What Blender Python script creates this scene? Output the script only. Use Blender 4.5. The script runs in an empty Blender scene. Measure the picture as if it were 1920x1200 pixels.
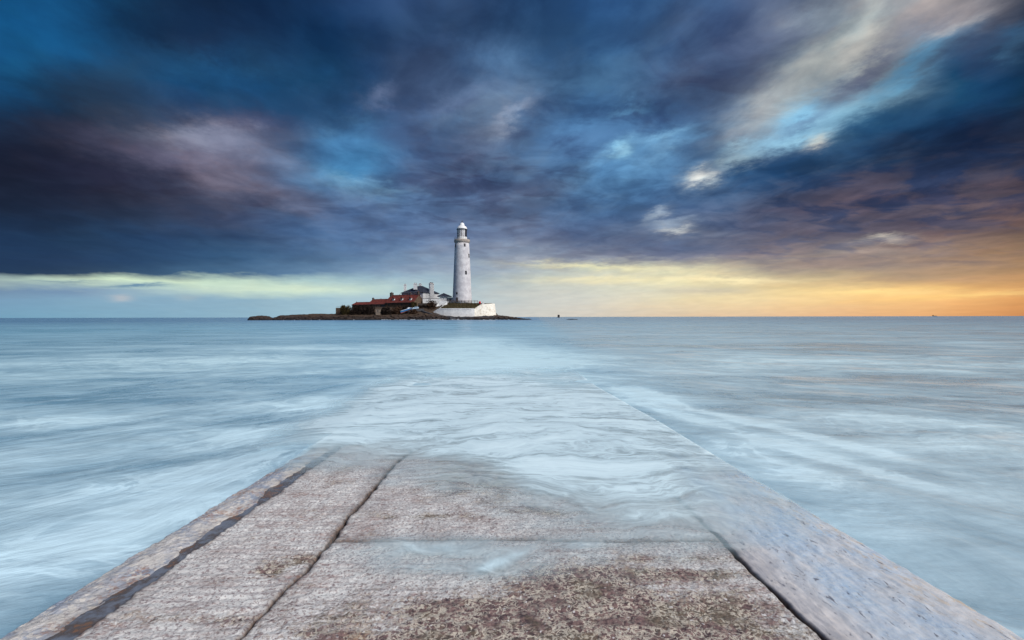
import bpy, bmesh, math, random
import numpy as np
from mathutils import Vector, Matrix

random.seed(7)
rng = np.random.default_rng(7)
sc = bpy.context.scene
COL = sc.collection

# ------------------------------------------------------------------ camera
CAM_H = 1.41                       # lens above the still sea level (z = 0)
FPX = 907.0                        # focal length in pixels of the 1920 px wide photograph
PITCH = math.radians(-0.36)
ROLL = math.radians(-0.11)
cam_data = bpy.data.cameras.new('camera')
cam_data.sensor_width = 36.0
cam_data.lens = 36.0 * FPX / 1920.0
cam_data.clip_start = 0.05
cam_data.clip_end = 60000.0
cam = bpy.data.objects.new('camera', cam_data)
COL.objects.link(cam)
CAMROT = (Matrix.Rotation(math.radians(90) + PITCH, 3, 'X') @ Matrix.Rotation(ROLL, 3, 'Z'))
cam.matrix_world = Matrix.Translation((0, 0, CAM_H)) @ CAMROT.to_4x4()
sc.camera = cam


def ray(px, py):
    """world direction (y = 1) that the photograph's pixel was taken along"""
    d = CAMROT @ Vector(((px - 960) / FPX, -(py - 600) / FPX, -1.0))
    return d / d.y


def P(px, py, Y):
    d = ray(px, py)
    return Vector((d.x * Y, Y, CAM_H + d.z * Y))


# ------------------------------------------------------------------ exposure
sc.view_settings.view_transform = 'Standard'
sc.view_settings.look = 'None'
sc.view_settings.gamma = 1.0
sc.view_settings.use_curve_mapping = False
EXPOSURE = 1.6
sc.view_settings.exposure = EXPOSURE
SUN_AZ, SUN_EL = math.radians(126), math.radians(38)
SUN_STRENGTH = 1.45
sc.cycles.use_denoising = True
sc.cycles.use_adaptive_sampling = True
sc.cycles.adaptive_threshold = 0.02
sc.cycles.max_bounces = 6
sc.cycles.transparent_max_bounces = 12


# ------------------------------------------------------------------ node helper
def lin(c):
    return tuple(((v / 255.0) / 12.92 if v <= 10 else ((v / 255.0 + 0.055) / 1.055) ** 2.4) for v in c)


class NT:
    def __init__(self, tree):
        self.t = tree
        self.t.nodes.clear()

    def n(self, kind, **kw):
        nd = self.t.nodes.new(kind)
        for k, v in kw.items():
            setattr(nd, k, v)
        return nd

    def put(self, sock, v):
        if v is None:
            return
        if isinstance(v, bpy.types.NodeSocket):
            self.t.links.new(v, sock)
        elif sock.type == 'RGBA' and not isinstance(v, (int, float)):
            sock.default_value = (v[0], v[1], v[2], 1.0)
        else:
            sock.default_value = v

    def m(self, op, a, b=None, c=None, clamp=False):
        nd = self.n('ShaderNodeMath', operation=op, use_clamp=clamp)
        for i, v in enumerate((a, b, c)):
            if v is not None:
                self.put(nd.inputs[i], v)
        return nd.outputs[0]

    def add(self, a, b): return self.m('ADD', a, b)
    def sub(self, a, b): return self.m('SUBTRACT', a, b)
    def mul(self, a, b): return self.m('MULTIPLY', a, b)
    def div(self, a, b): return self.m('DIVIDE', a, b)
    def mad(self, a, b, c): return self.m('MULTIPLY_ADD', a, b, c)

    def vm(self, op, a, b=None, out=0):
        nd = self.n('ShaderNodeVectorMath', operation=op)
        self.put(nd.inputs[0], a)
        if b is not None:
            if op == 'SCALE':
                self.put(nd.inputs[3], b)
            else:
                self.put(nd.inputs[1], b)
        return nd.outputs[out]

    def dot(self, a, b): return self.vm('DOT_PRODUCT', a, b, 1)

    def sep(self, v):
        nd = self.n('ShaderNodeSeparateXYZ')
        self.put(nd.inputs[0], v)
        return nd.outputs

    def comb(self, x, y, z=0.0):
        nd = self.n('ShaderNodeCombineXYZ')
        for i, v in enumerate((x, y, z)):
            self.put(nd.inputs[i], v)
        return nd.outputs[0]

    def noise(self, vec, scale, detail=5, rough=0.55, lac=2.0, dist=0.0, color=False):
        nd = self.n('ShaderNodeTexNoise')
        self.put(nd.inputs['Vector'], vec)
        nd.inputs['Scale'].default_value = scale
        nd.inputs['Detail'].default_value = detail
        nd.inputs['Roughness'].default_value = rough
        nd.inputs['Lacunarity'].default_value = lac
        nd.inputs['Distortion'].default_value = dist
        return nd.outputs[1 if color else 0]

    def step(self, v, lo, hi, a=0.0, b=1.0, smooth=True):
        nd = self.n('ShaderNodeMapRange', interpolation_type='SMOOTHSTEP' if smooth else 'LINEAR')
        for i, q in enumerate((v, lo, hi, a, b)):
            self.put(nd.inputs[i], q)
        return nd.outputs[0]

    def ramp(self, fac, stops, interp='LINEAR'):
        nd = self.n('ShaderNodeValToRGB')
        cr = nd.color_ramp
        cr.interpolation = interp
        while len(cr.elements) > 1:
            cr.elements.remove(cr.elements[-1])
        cr.elements[0].position = stops[0][0]
        cr.elements[0].color = (*stops[0][1], 1)
        for p, c in stops[1:]:
            e = cr.elements.new(p)
            e.color = (*c, 1)
        self.put(nd.inputs[0], fac)
        return nd.outputs[0]

    def mix(self, fac, a, b, mode='MIX'):
        nd = self.n('ShaderNodeMix', data_type='RGBA', blend_type=mode)
        nd.clamp_factor = True
        self.put(nd.inputs[0], fac)
        self.put(nd.inputs[6], a)
        self.put(nd.inputs[7], b)
        return nd.outputs[2]

    def fmix(self, fac, a, b):
        nd = self.n('ShaderNodeMix', data_type='FLOAT')
        self.put(nd.inputs[0], fac)
        self.put(nd.inputs[2], a)
        self.put(nd.inputs[3], b)
        return nd.outputs[0]

    def gauss(self, q):           # exp(-q)
        return self.m('EXPONENT', self.mul(q, -1.0))


# ------------------------------------------------------------------ world: stormy dawn sky
world = bpy.data.worlds.new('World')
sc.world = world
world.use_nodes = True


def build_sky():
    N = NT(world.node_tree)
    tc = N.n('ShaderNodeTexCoord')
    d = N.vm('NORMALIZE', tc.outputs['Generated'])
    x, y, z = N.sep(d)[:3]
    hor = N.m('SQRT', N.add(N.add(N.mul(x, x), N.mul(y, y)), 1e-6))
    zz = N.m('MAXIMUM', z, 0.0)
    # the cloud layer as a plane overhead: clouds shrink towards the horizon
    k = N.add(N.div(zz, hor), 0.12)
    cp = N.comb(N.div(N.div(x, hor), k), N.div(N.div(y, hor), k), 0.0)
    # streaks drawn out along the wind (along Y), slightly towards the right
    wind = N.comb(N.sub(N.dot(cp, (1.0, 0.25, 0)), 0.0), N.mul(N.dot(cp, (-0.25, 1.0, 0)), 0.80), 0.0)
    # azimuth / elevation grid coordinates
    az = N.m('ARCTAN2', x, y)
    azc = N.m('MINIMUM', N.m('MAXIMUM', az, -1.047), 1.047)
    u0 = N.m('TANGENT', azc)
    v0 = N.div(N.div(zz, hor), N.m('COSINE', azc))
    # wind-shaped warping of the grid
    w1 = N.noise(wind, 0.9, 5, 0.55, color=True)
    w2 = N.noise(N.vm('ADD', wind, (5.2, 1.7, 3.0)), 3.2, 4, 0.6, color=True)
    w = N.vm('ADD', N.vm('SUBTRACT', w1, (0.5, 0.5, 0.5)), N.vm('SCALE', N.vm('SUBTRACT', w2, (0.5, 0.5, 0.5)), 0.45))
    wx, wy, _ = N.sep(w)[:3]
    amp = N.add(v0, 0.015)
    u = N.add(u0, N.mul(wx, N.add(N.mul(v0, 0.40), 0.10)))
    v = N.m('MAXIMUM', N.mad(N.mul(wy, amp), 0.42, v0), 0.0)
    pos = N.mad(u, 1.0 / 3.464, 0.5)

    def U(px): return (px - 960) / FPX

    def V(py): return (594.3 - py) / FPX
    XS = [0, 160, 320, 480, 640, 800, 960, 1120, 1280, 1440, 1600, 1760, 1920]
    ROWS = [
        (-60, [(10,60,100),(16,50,85),(14,40,72),(20,50,88),(42,62,98),(58,78,115),(38,66,108),(42,78,125),(52,80,120),(70,88,120),(96,104,125),(125,120,128),(50,58,80)]),
        (0, [(5,72,118),(16,66,105),(12,38,68),(12,40,75),(28,56,96),(46,72,112),(30,60,100),(40,80,128),(48,82,125),(72,86,118),(98,104,122),(150,145,148),(52,62,84)]),
        (80, [(4,74,120),(18,58,90),(24,46,76),(16,42,74),(18,52,90),(42,66,100),(36,68,108),(40,78,120),(54,76,112),(70,82,112),(130,130,136),(92,104,130),(16,36,60)]),
        (160, [(16,46,74),(34,54,78),(20,64,102),(22,60,96),(22,62,100),(52,72,108),(66,98,140),(42,84,126),(58,72,106),(76,86,112),(140,148,150),(26,78,116),(10,30,54)]),
        (240, [(14,28,48),(34,44,64),(56,62,86),(58,66,98),(48,84,124),(60,78,114),(66,94,134),(62,96,140),(58,76,112),(128,138,152),(70,120,156),(14,52,84),(10,24,44)]),
        (320, [(16,22,40),(30,30,48),(76,72,90),(92,94,118),(58,116,160),(66,92,134),(62,76,104),(66,104,146),(70,106,144),(38,80,120),(24,48,78),(28,40,66),(34,34,50)]),
        (385, [(20,36,60),(30,44,70),(44,58,86),(66,76,106),(72,106,150),(70,88,122),(76,86,114),(60,92,132),(72,98,136),(72,84,112),(62,66,92),(72,66,82),(72,58,64)]),
        (440, [(24,52,86),(28,56,88),(34,62,98),(46,72,108),(74,104,146),(92,114,152),(104,118,148),(78,94,128),(104,116,140),(92,92,112),(96,88,102),(112,92,94),(112,86,76)]),
        (480, [(24,50,84),(30,56,90),(38,70,106),(56,90,126),(88,118,152),(118,140,168),(146,156,172),(130,138,155),(116,118,138),(128,118,124),(134,122,122),(154,128,112),(152,118,86)]),
        (508, [(26,52,84),(38,64,94),(52,84,116),(72,106,140),(108,138,168),(134,154,178),(160,172,182),(192,196,182),(212,204,172),(170,156,140),(160,142,126),(172,142,112),(178,136,94)]),
        (524, [(150,172,170),(190,212,188),(196,218,192),(176,202,190),(150,180,190),(148,172,188),(172,182,182),(204,204,184),(222,212,172),(206,188,148),(182,158,124),(186,150,112),(190,144,94)]),
        (542, [(104,134,164),(120,150,178),(160,186,190),(196,216,196),(186,208,198),(160,184,194),(180,188,188),(202,202,188),(212,206,178),(214,194,148),(236,200,136),(226,180,112),(204,150,92)]),
        (560, [(112,150,180),(120,158,184),(128,164,188),(136,170,190),(156,186,200),(166,188,198),(184,192,192),(204,202,190),(222,208,172),(232,206,154),(236,196,132),(234,180,112),(214,152,88)]),
        (594, [(108,154,182),(116,160,186),(124,164,188),(136,172,192),(150,180,196),(168,186,196),(192,194,192),(204,194,180),(212,188,160),(220,184,146),(222,172,124),(220,162,106),(202,136,80)]),
    ]
    prev = None
    for py, cols in ROWS:
        stops = [(0.0, lin(cols[0]))]
        for X, c in zip(XS, cols):
            stops.append(((U(X) / 3.464) + 0.5, lin(c)))
        stops.append((1.0, lin(tuple(0.9 * v_ for v_ in cols[-1]))))
        r = N.ramp(pos, stops, 'CARDINAL')
        if prev is None:
            cur = r
        else:
            t = N.step(v, V(py), V(prev), 1.0, 0.0, smooth=False)
            cur = N.mix(t, cur, r)
        prev = py

    # cloud forms set one by one where the photograph has them: px, py, radius along, radius across, angle, colour, strength
    dw = N.vm('ADD', d, N.vm('SCALE', N.vm('SUBTRACT', N.noise(wind, 3.6, 6, 0.66, color=True), (0.5, 0.5, 0.5)), N.mul(N.add(zz, 0.015), 0.30)))

    def rayn(px, py):
        r_ = ray(px, py)
        return np.array(r_.normalized())
    blobs = [
        (70, 60, 150, 90, 20, (4, 84, 134), .8),
        (100, 330, 260, 70, -3, (20, 22, 40), .75),
        (330, 345, 170, 30, -10, (34, 30, 52), .75),
        (390, 262, 75, 20, -6, (140, 140, 160), .75),
        (420, 300, 44, 50, 20, (126, 122, 144), .8),
        (330, 295, 120, 20, -12, (92, 82, 104), .65),
        (480, 340, 110, 20, -24, (118, 112, 132), .7),
        (560, 318, 90, 14, -22, (104, 112, 140), .6),
        (660, 316, 60, 26, 8, (62, 140, 188), .65),
        (680, 350, 60, 16, -12, (104, 156, 192), .7),
        (640, 268, 40, 22, 0, (74, 132, 180), .6),
        (430, 150, 150, 22, -22, (22, 80, 126), .6),
        (490, 190, 120, 26, -6, (16, 66, 108), .6),
        (300, 20, 120, 50, 0, (10, 32, 60), .7),
        (960, 128, 60, 30, -8, (84, 126, 172), .75),
        (930, 200, 80, 34, 24, (112, 138, 168), .65),
        (930, 240, 44, 14, 32, (130, 142, 160), .5),
        (840, 320, 120, 30, 12, (58, 62, 90), .7),
        (870, 285, 50, 16, 14, (98, 112, 146), .5),
        (1060, 150, 90, 50, -30, (34, 72, 110), .6),
        (1200, 300, 80, 28, 24, (104, 156, 196), .75),
        (1166, 272, 22, 14, 40, (138, 196, 226), .8),
        (1080, 232, 46, 12, 22, (78, 124, 170), .6),
        (1185, 206, 36, 8, 8, (86, 142, 184), .6),
        (1230, 338, 60, 16, 18, (84, 130, 172), .6),
        (1316, 334, 26, 13, 10, (226, 232, 228), .95),
        (1395, 292, 36, 13, 28, (190, 220, 230), .9),
        (1530, 264, 20, 11, 34, (252, 246, 226), 1.0),
        (1480, 258, 72, 12, 14, (160, 208, 232), .9),
        (1496, 214, 40, 26, 14, (128, 194, 230), .95),
        (1590, 220, 90, 16, 24, (140, 184, 208), .85),
        (1700, 130, 80, 18, 40, (96, 160, 196), .8),
        (1420, 215, 60, 30, 34, (162, 166, 170), .8),
        (1530, 115, 120, 40, 38, (168, 176, 172), .8),
        (1620, 70, 60, 24, 60, (190, 190, 184), .7),
        (1770, 10, 70, 24, 10, (160, 154, 156), .7),
        (1540, 26, 50, 14, 10, (150, 158, 168), .6),
        (1420, 130, 120, 50, 30, (76, 84, 108), .55),
        (1610, 152, 60, 14, 36, (84, 90, 118), .8),
        (1510, 235, 40, 8, 26, (98, 124, 156), .7),
        (1780, 45, 40, 10, 30, (178, 176, 178), .6),
        (1880, 80, 30, 12, 0, (60, 104, 140), .6),
        (1640, 190, 190, 36, 30, (10, 64, 104), .0),
        (1700, 215, 160, 40, 26, (12, 56, 90), .85),
        (1560, 290, 170, 20, 16, (18, 66, 106), .85),
        (1380, 330, 100, 16, 14, (22, 72, 116), .8),
        (1760, 280, 160, 50, 8, (18, 34, 62), .7),
        (1640, 360, 130, 22, 5, (34, 46, 76), .6),
        (1262, 418, 36, 5, 4, (160, 174, 192), .6),
        (1232, 400, 20, 6, 30, (180, 190, 202), .6),
        (1265, 430, 24, 5, 0, (222, 222, 218), .8),
        (1655, 448, 34, 5, 3, (222, 206, 186), .8),
        (1690, 335, 50, 12, 0, (30, 36, 60), .7),
        (1740, 344, 60, 8, 6, (46, 44, 62), .7),
        (1822, 397, 40, 5, 2, (52, 48, 62), .9),
        (1700, 412, 40, 10, 0, (62, 58, 78), .7),
        (1480, 398, 80, 9, 2, (58, 64, 94), .7),
        (1380, 424, 80, 10, 0, (66, 78, 110), .7),
        (1260, 462, 90, 12, 0, (76, 96, 132), .7),
        (1720, 370, 120, 8, 4, (98, 78, 86), .7),
        (1850, 385, 90, 9, 2, (112, 86, 84), .6),
        (1560, 380, 40, 18, 40, (88, 80, 96), .6),
        (1120, 500, 110, 5, -2, (232, 226, 180), .8),
        (1160, 525, 120, 5, 0, (236, 224, 176), .6),
        (1360, 524, 70, 4, -2, (250, 232, 180), .85),
        (1640, 548, 110, 5, 0, (255, 216, 138), .85),
        (1800, 554, 130, 4, 3, (250, 204, 122), .75),
        (1500, 548, 60, 4, 0, (240, 212, 152), .6),
        (1800, 492, 60, 4, -3, (128, 106, 98), .7),
        (1600, 494, 140, 7, 0, (146, 128, 122), .6),
        (1330, 546, 70, 5, 0, (188, 180, 162), .6),
        (258, 535, 48, 3, 1, (92, 130, 160), .95),
        (120, 527, 50, 2, 0, (124, 150, 160), .8),
        (228, 559, 16, 5, 0, (172, 178, 186), .8),
        (355, 558, 16, 5, 0, (150, 172, 184), .7),
        (560, 540, 130, 5, -3, (202, 220, 198), .5),
        (1250, 256, 34, 9, 16, (124, 172, 206), .8),
        (1236, 286, 56, 8, 18, (112, 160, 198), .75),
        (1150, 312, 44, 9, 20, (94, 148, 194), .65),
        (1166, 276, 16, 12, 50, (150, 202, 228), .9),
        (700, 344, 56, 8, -14, (116, 164, 198), .75),
        (960, 216, 32, 10, 35, (144, 158, 184), .75),
        (862, 188, 60, 14, 20, (84, 104, 142), .6),
        (704, 190, 30, 14, 34, (92, 108, 144), .6),
        (1316, 332, 16, 9, 10, (240, 242, 236), .9),
        (1610, 470, 60, 5, 0, (176, 158, 146), .5),
        (1440, 60, 60, 20, 20, (92, 102, 130), .5),
    ]
    P3 = dw
    for (px, py, ra, rc, ang, colr, st) in blobs:
        if st <= 0:
            continue
        c0 = rayn(px, py)
        J = np.stack([(rayn(px + 2, py) - rayn(px - 2, py)) / 4.0, (rayn(px, py - 2) - rayn(px, py + 2)) / 4.0], 1)
        Jp = np.linalg.pinv(J)
        a = math.radians(ang)
        R = np.array([[math.cos(a) / ra, math.sin(a) / ra], [-math.sin(a) / rc, math.cos(a) / rc]]) @ Jp * 0.78
        b = -R @ c0
        q1 = N.add(N.dot(P3, tuple(R[0])), float(b[0]))
        q2 = N.add(N.dot(P3, tuple(R[1])), float(b[1]))
        g = N.gauss(N.add(N.mul(q1, q1), N.mul(q2, q2)))
        front = 1.0
        cur = N.mix(N.mul(N.mul(g, st), front), cur, lin(colr))

    # dark cloudlets with lit brown gaps in the lower right
    cl = N.noise(N.comb(N.mul(N.sep(wind)[0], 0.75), N.mul(N.sep(wind)[1], 1.3), 11.0), 4.2, 6, 0.52, dist=0.5)
    cm = N.step(cl, 0.43, 0.60)

    def region(px, py, ra, rc, ang):
        c0 = rayn(px, py)
        J = np.stack([(rayn(px + 2, py) - rayn(px - 2, py)) / 4.0, (rayn(px, py - 2) - rayn(px, py + 2)) / 4.0], 1)
        a = math.radians(ang)
        R = np.array([[math.cos(a) / ra, math.sin(a) / ra], [-math.sin(a) / rc, math.cos(a) / rc]]) @ np.linalg.pinv(J)
        b = -R @ c0
        q1 = N.add(N.dot(P3, tuple(R[0])), float(b[0]))
        q2 = N.add(N.dot(P3, tuple(R[1])), float(b[1]))
        return N.gauss(N.add(N.mul(q1, q1), N.mul(q2, q2)))
    rg = region(1640, 385, 400, 80, 6)
    cur = N.mix(N.mul(N.mul(rg, cm), 0.72), cur, lin((40, 56, 90)))
    cur = N.mix(N.mul(N.mul(rg, N.sub(1.0, cm)), 0.40), cur, lin((100, 88, 100)))
    rg = region(1080, 270, 330, 130, 14)
    cur = N.mix(N.mul(N.mul(rg, cm), 0.42), cur, lin((52, 70, 106)))
    cur = N.mix(N.mul(N.mul(rg, N.sub(1.0, cm)), 0.35), cur, lin((86, 128, 170)))
    rg = region(760, 380, 300, 60, -6)
    cur = N.mix(N.mul(N.mul(rg, cm), 0.35), cur, lin((66, 80, 112)))
    cur = N.mix(N.mul(N.mul(rg, N.sub(1.0, cm)), 0.30), cur, lin((96, 120, 158)))
    rg = region(1300, 470, 400, 26, 2)
    cur = N.mix(N.mul(N.mul(rg, cm), 0.5), cur, lin((92, 98, 126)))

    # fine cloud texture
    f1 = N.noise(wind, 1.9, 9, 0.55, dist=0.5)
    f2 = N.noise(N.vm('ADD', wind, (9.0, 4.0, 2.0)), 4.6, 7, 0.55, dist=0.4)
    f3 = N.noise(N.vm('ADD', wind, (2.0, 14.0, 7.0)), 2.8, 5, 0.6)
    hue = N.step(f3, 0.42, 0.62)
    fade = N.step(v0, 0.02, 0.30, 0.12, 1.0)
    tint = N.mix(hue, (0.84, 1.05, 1.16), (1.06, 1.0, 0.97))
    cur = N.mix(N.mul(fade, 0.55), cur, N.vm('MULTIPLY', cur, tint))
    puff = N.step(f2, 0.34, 0.70, -0.5, 0.5)
    sh = N.add(N.mul(N.sub(f1, 0.5), 1.35), N.mul(puff, 0.56))
    sh = N.mul(N.mul(sh, fade), N.step(u0, -0.95, 0.05, 0.62, 1.0))
    br = N.m('MAXIMUM', N.add(1.13, sh), 0.3)
    cur = N.vm('MULTIPLY', cur, N.comb(N.m('POWER', br, 1.10), br, N.m('POWER', br, 0.82)))
    gl = N.dot(cur, (0.25, 0.62, 0.13))
    cur = N.mix(0.06, cur, N.comb(gl, gl, gl))
    # behind the camera: the same cloud cover, evened out
    back = N.step(N.m('ABSOLUTE', az), 0.95, 2.2)
    backcol = N.ramp(N.m('MULTIPLY', v0, 1.0), [(0.0, lin((150, 165, 180))), (0.09, lin((105, 125, 150))), (0.3, lin((60, 80, 112))), (1.0, lin((50, 70, 104)))])
    backcol = N.vm('SCALE', backcol, br)
    cur = N.mix(back, cur, backcol)
    top = N.step(v0, 0.9, 2.2)
    cur = N.mix(top, cur, N.vm('SCALE', lin((50, 72, 108)), br))
    cur = N.mix(N.step(z, -0.02, 0.0, 1.0, 0.0), cur, lin((110, 140, 165)))

    sky = N.n('ShaderNodeTexSky', sky_type='NISHITA', sun_disc=False)
    sky.sun_elevation = SUN_EL
    sky.sun_rotation = SUN_AZ
    gap = N.vm('SCALE', sky.outputs[0], 0.001)      # what little clear sky shines through the cover
    cur = N.vm('ADD', cur, gap)
    bg = N.n('ShaderNodeBackground')
    N.put(bg.inputs[0], cur)
    bg.inputs[1].default_value = 1.0 / (2.0 ** EXPOSURE)
    out = N.n('ShaderNodeOutputWorld')
    N.t.links.new(bg.outputs[0], out.inputs[0])


build_sky()
world.cycles.sampling_method = 'MANUAL'
world.cycles.sample_map_resolution = 512

sun_data = bpy.data.lights.new('sun', 'SUN')
sun_data.energy = SUN_STRENGTH
sun_data.angle = math.radians(35)
sun_data.color = (1.0, 0.97, 0.95)
sun = bpy.data.objects.new('sun', sun_data)
COL.objects.link(sun)
sd = Vector((math.sin(SUN_AZ) * math.cos(SUN_EL), math.cos(SUN_AZ) * math.cos(SUN_EL), math.sin(SUN_EL)))
sun.rotation_euler = (-sd).to_track_quat('-Z', 'Y').to_euler()
sun.location = (0, 0, 60)


# ------------------------------------------------------------------ object helpers
def tag(o, label=None, cat=None, group=None, kind=None):
    for k_, v_ in (('label', label), ('category', cat), ('group', group), ('kind', kind)):
        if v_:
            o[k_] = v_
    return o


def empty(name, loc=(0, 0, 0), rz=0.0, **kw):
    o = bpy.data.objects.new(name, None)
    o.location = loc
    o.rotation_euler = (0, 0, rz)
    o.empty_display_size = 0.5
    COL.objects.link(o)
    return tag(o, **kw)


def link_mesh(name, me, mat=None, parent=None, loc=None, smooth=False):
    o = bpy.data.objects.new(name, me)
    if mat is not None:
        if isinstance(mat, (list, tuple)):
            for m_ in mat:
                me.materials.append(m_)
        else:
            me.materials.append(mat)
    COL.objects.link(o)
    if parent is not None:
        o.parent = parent
    if loc is not None:
        o.location = loc
    if smooth:
        me.polygons.foreach_set('use_smooth', [True] * len(me.polygons))
    return o


def grid_mesh(name, X, Y, Z, smooth=True, closed_u=False):
    """mesh from 2D numpy arrays of positions"""
    r, c = X.shape
    co = np.stack([X, Y, Z], -1).reshape(-1, 3).astype(np.float32)
    i = np.arange((r - 1) * c).reshape(r - 1, c)
    if not closed_u:
        i = i[:, :-1]
        a, b = i, i + 1
    else:
        a = i
        b = np.roll(i, -1, 1)
    q = np.stack([a, b, b + c, a + c], -1).reshape(-1, 4)
    me = bpy.data.meshes.new(name)
    me.vertices.add(len(co))
    me.vertices.foreach_set('co', co.ravel())
    nf = len(q)
    me.loops.add(nf * 4)
    me.loops.foreach_set('vertex_index', q.ravel().astype(np.int32))
    me.polygons.add(nf)
    me.polygons.foreach_set('loop_start', np.arange(0, nf * 4, 4, dtype=np.int32))
    me.polygons.foreach_set('loop_total', np.full(nf, 4, dtype=np.int32))
    if smooth:
        me.polygons.foreach_set('use_smooth', np.ones(nf, dtype=bool))
    me.update(calc_edges=True)
    me.validate()
    return me


# lattice noise in numpy
_perm = rng.integers(0, 2 ** 31, size=4096)


def _h(ix, iy, s):
    return (_perm[(ix * 73 + _perm[(iy * 151 + s * 977) & 4095]) & 4095] & 0xFFFF) / 65535.0


def vnoise(x, y, s=0):
    ix = np.floor(x).astype(np.int64)
    iy = np.floor(y).astype(np.int64)
    fx = x - ix
    fy = y - iy
    fx = fx * fx * fx * (fx * (fx * 6 - 15) + 10)
    fy = fy * fy * fy * (fy * (fy * 6 - 15) + 10)
    a = _h(ix, iy, s); b = _h(ix + 1, iy, s); c = _h(ix, iy + 1, s); d = _h(ix + 1, iy + 1, s)
    return (a + (b - a) * fx) * (1 - fy) + (c + (d - c) * fx) * fy


def fbm(x, y, oct_=4, s=0, gain=0.5):
    t = 0.0
    amp = 1.0
    tot = 0.0
    for o_ in range(oct_):
        t = t + amp * vnoise(x + 17.3 * o_, y - 9.1 * o_, s + o_)
        tot += amp
        amp *= gain
        x = x * 2.03
        y = y * 2.03
    return t / tot - 0.5


def smst(x, a, b):
    t = np.clip((x - a) / (b - a), 0, 1)
    return t * t * (3 - 2 * t)


def new_mat(name):
    m = bpy.data.materials.new(name)
    m.use_nodes = True
    N = NT(m.node_tree)
    out = N.n('ShaderNodeOutputMaterial')
    b = N.n('ShaderNodeBsdfPrincipled')
    N.t.links.new(b.outputs[0], out.inputs[0])
    return m, N, b, out


def bump(N, b, height, strength=0.3, dist=0.02):
    bp = N.n('ShaderNodeBump')
    bp.inputs['Strength'].default_value = strength
    bp.inputs['Distance'].default_value = dist
    N.put(bp.inputs['Height'], height)
    N.t.links.new(bp.outputs[0], b.inputs['Normal'])


# ------------------------------------------------------------------ sea
SLOPE = 0.0342
C0 = CAM_H - 1.10             # causeway surface height under the camera
SKEW = -0.0187                # the causeway runs very slightly to the left


def deck_z(Y):
    return C0 - SLOPE * Y


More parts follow.
